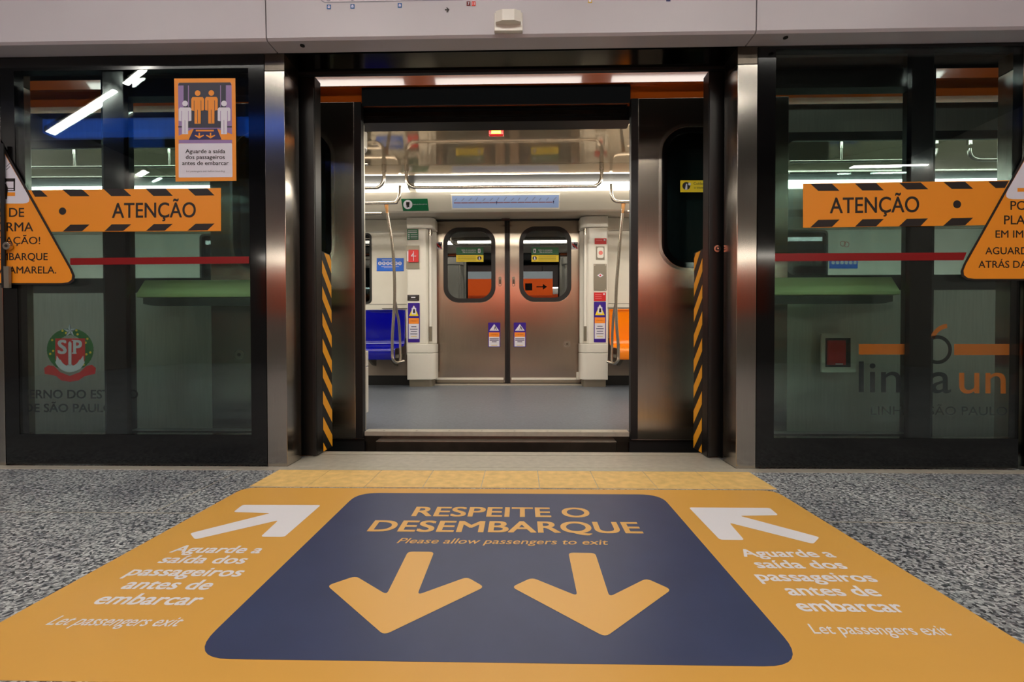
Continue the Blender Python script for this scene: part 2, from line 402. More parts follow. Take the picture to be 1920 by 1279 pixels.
b = MB(); b.box(-8, -3.0, -3.2, -3.0, 4.05, 4.28, blue_beam); tag(obj('ceiling_beam', b), 'blue beam with added glow under the platform ceiling, reflected in the crest screen', 'beam')
t = thing('hanging_sign', 'orange hanging sign with pictogram and arrow, reflected in the train windows', 'sign', (-.8, -4, 2.0))
b = MB(); b.box(-2.6, 1.05, -4.05, -4, 2.0, 2.55, mat('orange_added_glow', (250, 96, 28), .5, emit=.9)); obj('board', b, t)  # board glow added to brighten its reflection in the train windows
b = MB(); b.box(-2.6, 1.05, -4.05, -4.0, 2.56, 2.8, mat('white_added_glow', (200, 205, 205), .5, emit=.6)); obj('top_board', b, t)  # emission added here too, so the pale band shows in the windows
b = MB(); sg = Sheet(lambda u, v: Vector((u, -4, v)), (0, 1, 0)); sg.rect(b, .12, 2.16, .36, 2.4, sign_bk)
sg.poly(b, [(.5, 2.26), (.72, 2.26), (.72, 2.18), (.86, 2.28), (.72, 2.38), (.72, 2.30), (.5, 2.30)], sign_bk); obj('pictogram', b, t)
for x in (-2.2, .7):
    b = MB(); b.tube([(x, -4.03, 2.8), (x, -4.03, 4.3)], .012, black_matt, 6); obj('hanger', b, t)

# ------------------------------------------------------------------ screen header
ZH = 2.052
seam = (aX(499, 2.14, 40), aX(1418, 2.14, 40))
def header(name, x0, x1, lab):
    t = thing(name, lab, 'header panel', ((x0 + x1) / 2, 2.14, ZH)); b = MB()
    prof = [(2.12, 2.9), (2.14, ZH + .01), (2.15, ZH), (YF, ZH), (YF, 2.9)]
    b.prism([Vector((x0 + .003, y, z)) for y, z in prof], (x1 - x0 - .006, 0, 0), header_white); obj('casing', b, t)
    return t
hl = header('header_panel', -8, seam[0], 'white header panel over the glass screen with the red crest')
hc = header('header_panel', seam[0], seam[1], 'white header panel over the open doorway with line map and sensor')
hr = header('header_panel', seam[1], 8, 'white header panel over the glass screen with the orange line logo')
b = MB(); b.box(-8, 8, YF + .004, YF + .012, ZH + .006, 2.89, black_matt); struct('trim_3', b, 'black backing behind the header panels')
def screw(px, py, par):
    p = fl(px, py, ZH); b = MB(); b.disc((p.x, p.y, ZH), .011, .004, black_matt, 16, 2); obj('screw', b, par, label='dark round screw')
screw(567, 85, hc); screw(1473, 70, hr)
hs = Sheet(lambda u, v: at(u, v, 2.1365), (0, -1, 0))
hz = Sheet(lambda u, v: at(560 + u / 4.364, v / 4.364, 2.1365), (0, -1, 0))
def hsub(fn, name, lab): 
    b = MB(); fn(b); obj(name, b, hc, label=lab)
def outline(b):
    for A, B_ in (((215, 24), (1420, -1)), ((215, 17), (1420, -8))): pass
    hz.poly(b, [(215, 19), (1420, -6), (1420, 0), (215, 25)], grey_ink)
    hz.poly(b, [(182, -10), (188, -10), (195, 8), (215, 19), (215, 25), (190, 13)], grey_ink)
hsub(outline, 'map_outline', 'grey rounded outline of the line map')
for u, v in ((248, 58), (441, 54), (828, 46)):
    def f(b, u=u, v=v):
        hz.rect(b, u - 17, v - 19, u + 17, v + 19, mat('symbol_blue', (0, 84, 150), .4), .001); hz.rect(b, u - 9, v - 7, u + 9, v + 9, sign_wh, .0014); hz.rect(b, u - 6, v - 12, u + 6, v - 5, sign_wh, .0014); hz.rect(b, u - 6, v - 3, u + 6, v + 1, blue_ink, .0018)
    hsub(f, 'train_symbol', 'small blue square with white symbol')
hsub(lambda b: (hz.rect(b, 1374, 12, 1406, 50, mat('line_maroon', (110, 12, 16)), .001), hz.text(b, '7', (1384, 42), (1397, 42), (0, -22), sign_wh, .0014, .01)), 'line_number', 'maroon square reading 7')
hsub(lambda b: (hz.rect(b, 1416, 12, 1448, 50, mat('line_red', (222, 60, 40)), .001), hz.text(b, '11', (1424, 42), (1441, 42), (0, -22), sign_wh, .0014, .01)), 'line_number', 'red square reading 11')
hsub(lambda b: (hz.rect(b, 1197, 76, 1222, 85, sign_bk), hz.poly(b, [(1208, 62), (1216, 62), (1234, 80), (1216, 101), (1208, 101), (1218, 82)], sign_bk)), 'map_arrow', 'small black arrow')
hsub(lambda b: (hs.rect(b, 1102.5, -4, 1110, 6, gold_ink), hs.rect(b, 1104, -2, 1108.5, 4, sign_wh, .0014)), 'line_number', 'yellow square')
hsub(lambda b: hs.rect(b, 1249, -4, 1257, 3, navy_ink), 'line_number', 'navy square')
hsub(lambda b: (hz.disc(b, 245, -4, 16, grey_ink), hz.disc(b, 440, -8, 16, grey_ink), hz.disc(b, 245, -4, 10, header_white, .0014)), 'station_dot', 'grey map dots cut by the frame')
# sensor box
p0, p1 = at(927, 27, 2.13), at(980, 62, 2.13)
b = MB(); b.box(p0.x, p1.x, 2.118, 2.14, p1.z + .004, p0.z, white_gloss); obj('sensor_plate', b, hc, bevel=.003)
b = MB(); xa, xb = p0.x + .008, p1.x - .008; zc = (p0.z + p1.z) / 2
b.prism([Vector((xa, 2.118, p0.z - .006)), Vector((xa, 2.118, zc - .02)), Vector((xa + .03, 2.085, zc - .004)), Vector((xb - .03, 2.085, zc - .004)), Vector((xb, 2.118, zc - .02)), Vector((xb, 2.118, p0.z - .006))], (0, 0, 0.0001), white_gloss)
b = MB()
pl = [(xa, 2.118), (xa, 2.10), (xa + .03, 2.088), (xb - .03, 2.088), (xb, 2.10), (xb, 2.118)]
b.prism([Vector((x, y, zc - .012)) for x, y in pl], (0, 0, p0.z - .006 - zc + .012), white_gloss); obj('sensor_head', b, hc, label='white angular sensor head')

# ------------------------------------------------------------------ screen posts, fixed panels
PX = dict(lo=aX(500, YF), li=aX(537, YF), ri=aX(1381, YF), ro=aX(1418, YF))
def post(x0, x1, lab, y1=2.385):
    t = thing('door_post', lab, 'post', ((x0 + x1) / 2, YF, 0))
    b = MB(); b.box(x0, x1, YF, y1, .004, 1.965, post_steel); obj('shaft', b, t, bevel=.002)
    b = MB(); b.box(x0, x1, YF + .001, y1, 1.967, ZH, dark_steel); obj('cap', b, t, bevel=.002)  # darker steel stands for the header's shade and reflection on the post
    return t
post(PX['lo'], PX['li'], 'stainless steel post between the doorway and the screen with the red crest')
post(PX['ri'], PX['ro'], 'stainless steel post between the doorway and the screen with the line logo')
XL0 = aX(8, YF)                   # outer edge of the left fixed panel
XR1 = aX(1912, YF)
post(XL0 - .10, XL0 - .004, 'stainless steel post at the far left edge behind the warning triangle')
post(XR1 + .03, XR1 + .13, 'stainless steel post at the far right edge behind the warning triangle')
def fixed(x0, x1, g0, g1, gz0, gz1, lab, mull):
    t = thing('screen_panel', lab, 'glass screen', ((x0 + x1) / 2, YF, .004))
    b = MB(); O = [Vector((x, YF, z)) for x, z in ((x0, .012), (x1, .012), (x1, ZH - .004), (x0, ZH - .004))]
    I = [Vector((x, YF, z)) for x, z in ((g0, gz0), (g1, gz0), (g1, gz1), (g0, gz1))]
    b.holed(O, [I], (0, .045, 0), black); obj('frame', b, t)
    for d in (.002, .036):
        b = MB(); b.box(g0, g1, YF + d, YF + d + .006, gz0, gz1, screen_glass); obj('pane', b, t)
    if mull:
        b = MB(); b.box(mull[0], mull[1], YF + .0085, YF + .0355, gz0, gz1, black); obj('mullion', b, t, label='black mullion between the two panes')
    return t
scl = fixed(XL0, PX['lo'] - .002, aX(52, YF + .045), aX(470, YF), aZ(817, YF), aZ(120, YF), 'black framed glass screen bearing the boarding poster and red crest', (aX(195.5, YF), aX(234, YF)))
scr = fixed(PX['ro'] + .002, XR1, aX(1452, YF), aX(1893, YF + .045), aZ(820, YF), aZ(100, YF), 'black framed glass screen bearing the orange and dark line logo', (aX(1708, YF), aX(1749, YF)))
scn = fixed(XL0 - 1.7, XL0 - .102, XL0 - 1.6, XL0 - .25, .25, 1.9, 'next glass screen beyond the far left post', None)
scm = fixed(XR1 + .132, XR1 + 1.7, XR1 + .25, XR1 + 1.6, .25, 1.9, 'next glass screen beyond the far right post', None)
gs = photo_sheet(YF + .0015)
b = MB(); gs.plate(b, [(132, 484), (467, 481), (467, 494), (132, 497)], red_film, 0, .001); obj('red_line', b, scl, label='red warning line on the glass')
b = MB(); gs.plate(b, [(1453, 475.5), (1812, 473.5), (1806, 488), (1453, 490)], red_film, 0, .001); obj('red_line', b, scr, label='red warning line on the glass')

# lintel of the doorway (underside seen from below) and black fascia
t = thing('door_lintel', 'dark polished lintel across the top of the open doorway', 'lintel', (-.05, YF, ZH))
xa, xb = PX['lo'], PX['ro']
b = MB(); b.box(xa, xb, YF + .013, 2.40, ZH - .0, ZH + .05, mat('lintel_metal', (86, 82, 74), .12, 1)); obj('underside', b, t)
b = MB(); b.box(PX['lo'] + .02, PX['ro'] - .02, 2.401, 2.425, 2.038, ZH + .3, black_matt); b.box(PX['li'] + .06, PX['ri'] - .06, 2.425, 2.52, 2.10, ZH + .3, black_matt); obj('fascia', b, t)

# threshold between the posts
b = MB(); x0, x1 = PX['li'] + .002, PX['ri'] - .002
b.box(x0, x1, YF, 2.465, 0, .005, sill_mat); b.box(x0, x1, 2.472, PLAT, 0, .005, sill_mat); b.box(x0, x1, 2.465, 2.472, 0, .001, black_matt)
tag(obj('door_threshold', b), 'pale metal threshold with a dark groove under the open doorway', 'threshold')

# sliding leaves parked behind the fixed panels
XLL, XRL = -1.105, .985
def sliding(edge, s, lab, stile_px, zb):
    Y0, Y1 = 2.43, 2.50
    t = thing('sliding_screen_door', lab, 'sliding door', (edge, Y0, .005))
    far = aX(stile_px[0], Y0); inner = aX(stile_px[1], Y0)
    zt = 1.95; z1 = aZ(zb, Y0)
    xs = sorted((edge, far)); gi = sorted((edge + s * .13, inner))
    b = MB(); b.holed([Vector((x, Y0, z)) for x, z in ((xs[0], .012), (xs[1], .012), (xs[1], 2.045), (xs[0], 2.045))], [[Vector((x, Y0, z)) for x, z in ((gi[0], z1), (gi[1], z1), (gi[1], zt), (gi[0], zt))]], (0, Y1 - Y0, 0), mat('black_satin', (10, 10, 11), .35))
    obj('frame', b, t)
    b = MB(); b.box(gi[0], gi[1], Y0 + .02, Y0 + .03, z1, zt, leaf_glass); obj('pane', b, t)
    # push bar on the track side
    zA, zB, zC = aZ(520, 2.5), aZ(555, 2.5), aZ(571, 2.5)
    b = MB(); b.prism([Vector((gi[0], y, z)) for y, z in ((Y1 + .002, zB), (Y1 + .002, zB + .02), (Y1 + .06, zA), (Y1 + .075, zA), (Y1 + .075, zB))], (gi[1] - gi[0], 0, 0), beam_green); obj('push_bar', b, t, bevel=.004, label='pale green push bar')
    b = MB(); m0, m1 = (gi[0] + .04, gi[1]) if s < 0 else (gi[0], gi[1] - .04)
    b.prism([Vector((x, Y1 + .002, z)) for x, z in ((m0, zC + .01), (m0 + .05, zC), (m1 - .05, zC), (m1, zC + .01), (m1, zB - .004), (m0, zB - .004))], (0, .04, 0), mech); obj('bar_mechanism', b, t)
    # striped guard on the leading edge
    zp = aZ(475, 2.6); xg = edge
    b = MB(); b.box(*sorted((xg, xg + s * .02)), 2.502, 2.625, .01, zp, black_matt); obj('guard_plate', b, t)
    sh = Sheet(lambda u, v: Vector((xg, 2.503 + u * .121, v)), (-s, 0, 0))
    b = MB(); z = -.14; pitch = .145
    while z < zp:
        q = [(0, z + .13), (0, z + .13 + .072), (1, z + .072), (1, z)]
        q = clip(q, .012, zp - .004)
        if len(q) > 2: sh.poly(b, q, mat('hazard_orange', (255, 176, 30), .4), .0008)
        z += pitch
    obj('hazard_stripes', b, t, label='orange diagonal hazard stripes')
    b = MB(); b.box(*sorted((edge + s * .002, edge + s * .018)), Y0 - .012, Y0, .012, 1.98, rubber); obj('edge_seal', b, t)
    return t
def clip(q, lo, hi):
    for lim, sgn in ((lo, 1), (hi, -1)):
        out = []
        for i, p in enumerate(q):
            r = q[(i + 1) % len(q)]; a, c = (p[1] - lim) * sgn, (r[1] - lim) * sgn
            if a >= 0: out.append(p)
            if a * c < 0:
                k = a / (a - c); out.append((p[0] + (r[0] - p[0]) * k, lim))
        q = out
    return q
sdl = sliding(XLL, -1, 'black sliding door parked behind the crest screen, striped edge beside the doorway', (195, 235), 810)
sdr = sliding(XRL, 1, 'black sliding door with round key lock parked behind the line logo screen', (1750, 1709), 812)
b = MB(); p = at(1343.5, 467, 2.43); b.disc(p, .018, .012, rail_steel); b.disc((p.x, 2.418, p.z), .010, .002, sign_bk); b.disc((p.x, 2.416, p.z), .005, .003, rail_steel)
obj('key_lock', b, sdr, label='round chrome key switch')

# emergency latch at the far left
sl = photo_sheet(2.225)
t = thing('door_latch', 'small chrome knob and grey bracket on the black seam across the cut-off warning triangle', 'latch', sl.p(12, 540))
b = MB(); sl.plate(b, [(1, 270), (9, 270), (12, 540), (5, 540)], black_matt, 0, .006); obj('seam_strip', b, t, label='black seam strip')
b = MB(); p = at(18, 462, 2.226); b.disc(p, .019, .016, rail_steel); b.disc((p.x, 2.21, p.z), .007, .002, sign_bk); obj('knob', b, t, bevel=.003, label='chrome knob')
b = MB(); sl.plate(b, [(11.5, 500), (21, 500), (21.5, 540), (12.5, 540)], grey_plate, 0, .012); obj('bracket', b, t, label='grey metal bracket')

# ------------------------------------------------------------------ banners, triangles, poster on the screens
def banner(Z, outline_, tops, bots, dot, txt, lab):
    t = thing('warning_banner', lab, 'warning sign', Z.p(*outline_[0]))
    b = MB(); Z.plate(b, outline_, sign_or, 0, .002); obj('board', b, t)
    b = MB(); [Z.poly(b, q, sign_bk, .0026) for q in tops + bots]; obj('hazard_stripes', b, t, label='black slanted stripes')
    b = MB(); Z.disc(b, dot[0], dot[1], dot[2], sign_bk, .0026); obj('dot', b, t, label='black dot')
    b = MB(); Z.text(b, 'ATENÇÃO', txt[0], txt[1], (0, txt[2]), sign_bk, .0026, .012, 0, 6); obj('lettering', b, t, label='black word ATENÇÃO')
z1 = photo_sheet(YF, 0, 80, 3.1967); z3 = photo_sheet(YF, 1320, 80, 3.1967)
banner(z1, [(150, 885), (1325, 872), (1325, 1130), (280, 1134)],
       [[(190, 884), (245, 883), (290, 924), (213, 925)], [(375, 880), (495, 880), (540, 921), (425, 922)], [(622, 877), (742, 876), (790, 920), (670, 921)], [(875, 876), (995, 875), (1038, 919), (922, 920)], [(1125, 875), (1245, 875), (1288, 917), (1172, 918)]],
       [[(425, 1092), (540, 1091), (495, 1131), (380, 1132)], [(672, 1090), (790, 1089), (742, 1129), (630, 1130)], [(925, 1088), (1038, 1087), (990, 1128), (878, 1129)], [(1175, 1086), (1288, 1085), (1245, 1126), (1125, 1128)]],
       (378, 1011, 22), ((674, 1051), (1176, 1047), -88), 'orange ATENÇÃO banner with black stripes below the boarding poster')
banner(z3, [(593, 846), (1830, 826), (1700, 1094), (593, 1110)],
       [[(637, 848), (765, 847), (810, 889), (683, 890)], [(902, 845), (1030, 843), (1075, 886), (947, 887)], [(1167, 841), (1295, 839), (1342, 880), (1213, 882)], [(1432, 837), (1562, 835), (1610, 877), (1482, 878)], [(1700, 833), (1822, 831), (1800, 872), (1745, 873)]],
       [[(683, 1063), (810, 1061), (765, 1105), (635, 1108)], [(947, 1060), (1075, 1058), (1030, 1102), (902, 1104)], [(1213, 1057), (1340, 1054), (1295, 1100), (1165, 1102)], [(1482, 1053), (1610, 1050), (1562, 1096), (1430, 1099)]],
       (1514, 970, 24), ((752, 1023), (1287, 1016), -92), 'orange ATENÇÃO banner with black stripes above the line logo')

def triangle(cx, yb, lab, key, LINES):
    Z = photo_sheet(YF - .004); base = 158; h = 279
    t = thing('warning_triangle', lab, 'warning sign', Z.p(cx, yb))
    tri = [(cx - base - 2, yb), (cx, yb - h - 6), (cx + base + 2, yb)]
    b = MB(); Z.plate(b, [(cx - base - 9, yb + 3), (cx, yb - h - 16), (cx + base + 9, yb + 3)], sign_bk, 0, .002, .09); obj('edge', b, t, label='black edge')
    b = MB(); Z.plate(b, [(cx - base - 3, yb), (cx, yb - h - 8), (cx + base + 3, yb)], sign_or, .002, .003, .08); obj('board', b, t)
    b = MB(); Z.poly(b, [(cx - 78, yb - 149), (cx, yb - 285), (cx + 78, yb - 149)], sign_wh, .0036, .05); obj('white_field', b, t, label='white rounded triangle')
    b = MB(); k = 1
    Z.rect(b, cx - 8, yb - 196, cx + 45, yb - 190, sign_bk, .004); Z.rect(b, cx + 42, yb - 196, cx + 45, yb - 173, sign_bk, .004); Z.rect(b, cx - 8, yb - 178, cx + 45, yb - 176, sign_bk, .004); Z.rect(b, cx - 8, yb - 174, cx + 45, yb - 172, sign_bk, .004)
    Z.rect(b, cx - 50, yb - 170, cx + 45, yb - 163, sign_or, .004)
    Z.disc(b, cx + 22, yb - 196, 8, sign_bk, .0044) if False else None
    Z.disc(b, cx + 24, yb - 192, 5, sign_bk, .0044); Z.poly(b, [(cx + 16, yb - 184), (cx + 28, yb - 186), (cx + 32, yb - 178), (cx + 30, yb - 157), (cx + 18, yb - 157)], sign_bk, .0044)
    for q in ((28, 218), (28, 212)): Z.poly(b, [(cx + q[0], yb - q[1]), (cx + q[0] + 7, yb - q[1] - 7), (cx + q[0] + 8, yb - q[1] - 6), (cx + q[0] + 1, yb - q[1] + 1)], grey_ink, .004)
    obj('pictogram', b, t, label='black figure and platform door pictogram')
    for tx, x0, x1, y, c in LINES:
        b = MB(); Z.text(b, tx, (x0, y), (x1, y), (0, -c), sign_bk, .0038, .008, 0, 4); obj('lettering', b, t, label='black words')
    return t
triangle(-15, 531, 'orange warning triangle cut by the left edge of the photograph', 'L', [('PORTAS DE', -77, 47, 407, 16.5), ('PLATAFORMA', -93, 64, 434, 16.5), ('EM IMPLANTAÇÃO!', -107, 77, 458, 13.5), ('AGUARDE O EMBARQUE', -121, 91, 488, 13), ('ATRÁS DA FAIXA AMARELA.', -137, 107, 513, 13)])
triangle(1956, 523, 'orange warning triangle cut by the right edge of the photograph', 'R', [('PORTAS DE', 1893, 2018, 394, 16.5), ('PLATAFORMA', 1881, 2034, 421, 16.5), ('EM IMPLANTAÇÃO!', 1865, 2048, 446, 13.5), ('AGUARDE O EMBARQUE', 1846, 2062, 477, 13), ('ATRÁS DA FAIXA AMARELA.', 1833, 2078, 502.5, 13)])

# poster
Z = photo_sheet(YF, 320, 140, 6.2385)
t = thing('poster', 'orange boarding poster with four pictogram figures on the glass screen', 'poster', Z.p(60, 1250))
b = MB(); Z.plate(b, [(44, 48), (757, 44), (770, 1242), (60, 1252)], sign_or, 0, .0015); obj('sheet', b, t)
b = MB()
Z.poly(b, [(90, 130), (92, 100), (708, 96), (716, 130), (722, 805), (98, 805)], lilac, .002)
Z.poly(b, [(90, 130), (104, 98), (700, 94), (716, 126)], slate_p, .0024)
Z.rect(b, 155, 126, 650, 625, slate_p, .0024); Z.rect(b, 92, 604, 720, 622, slate_p, .0026)
Z.rect(b, 208, 130, 219, 380, lilac, .0028); Z.rect(b, 584, 128, 593, 380, lilac, .0028); Z.rect(b, 210, 625, 610, 636, lilac, .0028)
Z.poly(b, [(96, 720), (255, 640), (560, 640), (722, 700), (722, 765), (98, 765)], sign_or, .0028)
Z.poly(b, [(275, 638), (548, 634), (600, 762), (215, 766)], navy_ink, .003)
Z.rect(b, 300, 648, 510, 668, sign_or, .0034)
for x in (340, 472): Z.poly(b, [(x - 8, 684), (x + 8, 684), (x + 8, 722), (x + 50, 708), (x + 56, 716), (x, 750), (x - 54, 716), (x - 46, 708), (x - 8, 722)], sign_or, .0034)
obj('picture', b, t, label='drawing of a train doorway')
def figure(cx, top, s, m, split):
    b = MB(); h = .0038
    Z.disc(b, cx, top + 34 * s, 33 * s, m, h)
    Z.poly(b, [(cx - 74 * s, top + 100 * s), (cx - 60 * s, top + 80 * s), (cx + 60 * s, top + 80 * s), (cx + 74 * s, top + 100 * s), (cx + 74 * s, top + 235 * s), (cx + 46 * s, top + 240 * s), (cx + 36 * s, top + 240 * s), (cx + 36 * s, top + 392 * s), (cx - 36 * s, top + 392 * s), (cx - 36 * s, top + 240 * s), (cx - 46 * s, top + 240 * s), (cx - 74 * s, top + 235 * s)], m, h, .002)
    for x, a, e in ((-40, 120, 240), (40, 120, 240), (0, 230, 385)): Z.rect(b, cx + x * s - 3, top + a * s, cx + x * s + 3, top + e * s, split, h + .0004)
    obj('figure', b, t, label='pictogram of a standing person')
figure(322, 187, 1, sign_or, slate_p); figure(482, 185, 1, sign_or, slate_p); figure(175, 308, 1, sign_wh, lilac); figure(630, 308, 1, sign_wh, lilac)
b = MB(); Z.poly(b, [(96, 808), (722, 804), (728, 1200), (98, 1206)], sign_wh, .0024, .006); obj('text_field', b, t, label='white rounded text field')
for tx, x0, x1, y, c in (('Aguarde a saída', 178, 643, 921, 46), ('dos passageiros', 182, 638, 989, 46), ('antes de embarcar', 140, 684, 1060, 46)):
    b = MB(); Z.text(b, tx, (x0, y), (x1, y), (0, -c), sign_bk, .003, .014, 0, 3); obj('lettering', b, t, label='black words')
b = MB(); Z.text(b, 'Let passengers exit before boarding', (186, 1142), (640, 1141), (0, -20), grey_ink, .003, 0, .2, 2); obj('lettering', b, t, label='small grey words')

# crest and lettering on the left glass
Z = photo_sheet(YF + .048, 40, 590, 6.3958)
t = thing('crest_decal', 'red and green state crest with SP shield on the glass, words below', 'decal', Z.p(590, 1170))
b = MB()
for i in range(34):
    a = math.radians(-60 + 300 * i / 33 + 90 + 30 - 90)
    a = math.radians(125 + 290 * i / 33)
    cx, cy = 588 + 225 * math.cos(a + math.pi / 2 * 0), 420 + 215 * math.sin(a)
    Z.disc(b, cx, cy, 58, wreath, .0006 + .00001 * i, 12, 44)
obj('wreath', b, t, label='green leaf wreath')
b = MB()
for i in range(14):
    a = math.radians(140 + 260 * i / 13 + (8 if i % 2 else -4)); r = 222 + (22 if i % 2 else -18)
    Z.disc(b, 588 + r * math.cos(a), 420 + r * math.sin(a), 15, gold_ink, .0012, 6)
obj('berries', b, t, label='yellow berries')
b = MB(); sp = [(410, 285), (768, 285), (768, 520), (750, 590), (700, 640), (588, 690), (476, 640), (430, 590), (410, 520)]
Z.poly(b, sp, crest_red, .0014); obj('shield', b, t, label='red shield')
b = MB(); Z.text(b, 'S', (440, 466), (550, 466), (0, -158), silver, .002, .03); Z.text(b, 'P', (628, 466), (732, 466), (0, -158), silver, .002, .03)
Z.rect(b, 610, 456, 668, 468, silver, .002); Z.rect(b, 610, 304, 650, 314, silver, .002); obj('shield_lettering', b, t, label='white letters S P')
b = MB(); Z.poly(b, [(568, 340), (588, 318), (608, 340), (606, 610), (570, 610)], silver, .0024); Z.rect(b, 556, 600, 620, 620, silver, .0024); obj('sword', b, t, label='grey sword')
b = MB(); Z.ring(b, 588, 500, 118, 190, silver, .0018, 200, 340, 18)
for s in (-1, 1): Z.poly(b, [(588 + s * 110, 560), (588 + s * 160, 490), (588 + s * 168, 560), (588 + s * 130, 620)], silver, .0019)
obj('branches', b, t, label='pale grey branches')
b = MB()
Z.poly(b, [(280, 640), (330, 606), (400, 620), (470, 690), (588, 735), (706, 690), (780, 620), (850, 600), (900, 640), (890, 710), (820, 725), (760, 740), (690, 790), (588, 805), (486, 790), (420, 735), (350, 720), (285, 710)], crest_red, .0022); obj('ribbon', b, t, label='red ribbon')
b = MB(); st = [(588 + (88 if i % 2 == 0 else 32) * math.sin(i * math.pi / 5), 195 - (88 if i % 2 == 0 else 32) * math.cos(i * math.pi / 5)) for i in range(10)]
Z.poly(b, st, silver, .0024)
for i in range(5): Z.poly(b, [(588, 195), st[2 * i], st[(2 * i + 1) % 10]], grey_ink, .0028)
obj('star', b, t, label='silver five pointed star')
b = MB(); Z.text(b, 'GOVERNO DO ESTADO', (-232, 1003), (1402, 1005), (0, -100), film_dk, .0006, .02); obj('lettering', b, t, label='dark words')
b = MB(); Z.text(b, 'DE SÃO PAULO', (40, 1166), (1105, 1168), (0, -96), film_dk, .0006, .02); obj('lettering', b, t, label='dark words')

# line logo on the right glass
Z = photo_sheet(YF + .048, 1520, 580, 4.8)
t = thing('line_decal', 'orange and dark line logo lettering on the glass screen', 'decal', Z.p(1100, 960))
b = MB(); Z.rect(b, 432, 312, 1010, 408, film_or, .0006); Z.rect(b, 1290, 312, 1786, 412, film_or, .0006); obj('bar', b, t, label='orange bar')
b = MB(); Z.ring(b, 1140, 364, 98, 130, film_dk, .0006); obj('ring', b, t, label='dark ring of the figure 6')
b = MB(); Z.ring(b, 1240, 300, 130, 170, film_or, .0006, 95, 165, 14); 
obj('tail', b, t, label='orange tail of the figure 6')
b = MB(); Z.text(b, 'linha', (432, 745), (1262, 752), (0, -275), film_dk, .0006, .004, 0, 6, 'l'); obj('lettering', b, t, label='dark word linha')
b = MB(); Z.text(b, 'uni', (1335, 754), (1860, 758), (0, -275), film_or, .0006, .004, 0, 6, 'l'); obj('lettering', b, t, label='orange word')
b = MB(); Z.text(b, 'LINHA 6 SÃO PAULO', (540, 948), (1768, 954), (0, -76), film_gr, .0006, .0, 0, 4); obj('lettering', b, t, label='grey small words')

# ------------------------------------------------------------------ the train
YT, YB = 2.85, 2.905             # outer face of the door leaves, of the body side
YIN = 5.69                       # inner face of the far doors
TF = .04                         # car floor
DL, DR = aX(679, YT), aX(1183, YT)
CXD = (DL + DR) / 2
car = thing('train_car', 'stainless steel train car with orange band standing behind the platform screen', 'train', (CXD, 4.3, -1.0))
b = MB()
def wall_seg(b, x0, x1, z0, z1, m, y0=YB, y1=YB + .07): b.box(x0, x1, y0, y1, z0, z1, m)
WZ0, WZ1 = aZ(520, YB), aZ(263, YB)
for s, e in ((-1, DL), (1, DR)):
    X = lambda d: e + s * d      # distance outward from the door edge
    ho, hi = X(2.9), X(.95)
    o_ = sorted((X(.02), X(6.4))); h_ = sorted((hi, ho)); h2 = sorted((X(4.2), X(5.6)))
    b.holed([Vector((x, YB, z)) for x, z in ((o_[0], -.9), (o_[1], -.9), (o_[1], 2.1), (o_[0], 2.1))], [rrect(h_[0], h_[1], WZ0, WZ1, YB, .05), rrect(h2[0], h2[1], WZ0, WZ1, YB, .05)], (0, .07, 0), body_steel)
b.box(DL + s * 0 - 0, DR, YB, YB + .07, -.9, -.02, dark_steel)
obj('side_wall', b, car)
b = MB()
for s, e in ((-1, DL), (1, DR)):
    for a0, a1 in ((.95, 2.9), (4.2, 5.6)):
        h_ = sorted((e + s * a0, e + s * a1))
        q = MB(); q.box(h_[0], h_[1], YB + .02, YB + .028, WZ0, WZ1, car_glass); f = obj('side_window', q, car)
        q = MB(); q.holed(rrect(h_[0] - .02, h_[1] + .02, WZ0 - .09, WZ1 + .03, YB - .004, .06), [rrect(h_[0] + .03, h_[1] - .03, WZ0 + .005, WZ1 - .02, YB - .004, .06)], (0, .012, 0), rubber); obj('window_gasket', q, f)
b = MB(); zl, zu = aZ(186, YT), aZ(157, YT); zt = aZ(140, YT)
b.box(-6.6, 6.3, YB - .03, YB + .05, zl, zu, train_or); obj('orange_band', b, car, label='dark orange painted band')
b = MB(); b.prism([Vector((-6.6, y, z)) for y, z in ((YB - .055, zu), (YB - .0335, zt + .015), (YB + .03, zt + .03), (YB + .03, zu))], (12.9, 0, 0), train_or); obj('cant_rail', b, car, label='glossy orange gutter rail')
b = MB(); b.box(-6.6, 6.3, YB + .05, 5.9, 2.42, 2.5, dark_steel); obj('roof', b, car)
# door header recess
b = MB(); hx0, hx1 = aX(662, YB), aX(1186, YB)
zA = aZ(240, 3.05)
b.box(DL + .003, DR - .003, YB - .045, YB - .032, aZ(193, YT), aZ(159, YT), mat('header_grey', (58, 62, 66), .3, .7))
b.box(hx0, hx1, YB + .05, YB + .14, zA - .0, 2.42, black_matt)
b.box(hx0 + .03, hx1 - .03, YB + .02, YB + .05, aZ(212, YB), aZ(205, YB), dark_steel); b.box(hx0 + .03, hx1 - .03, YB + .02, YB + .05, aZ(196, YB), aZ(192, YB), dark_steel)
b.box(hx0, hx1, YB + .14, 3.08, zA, zA + .05, black_matt)
obj('door_header', b, car)
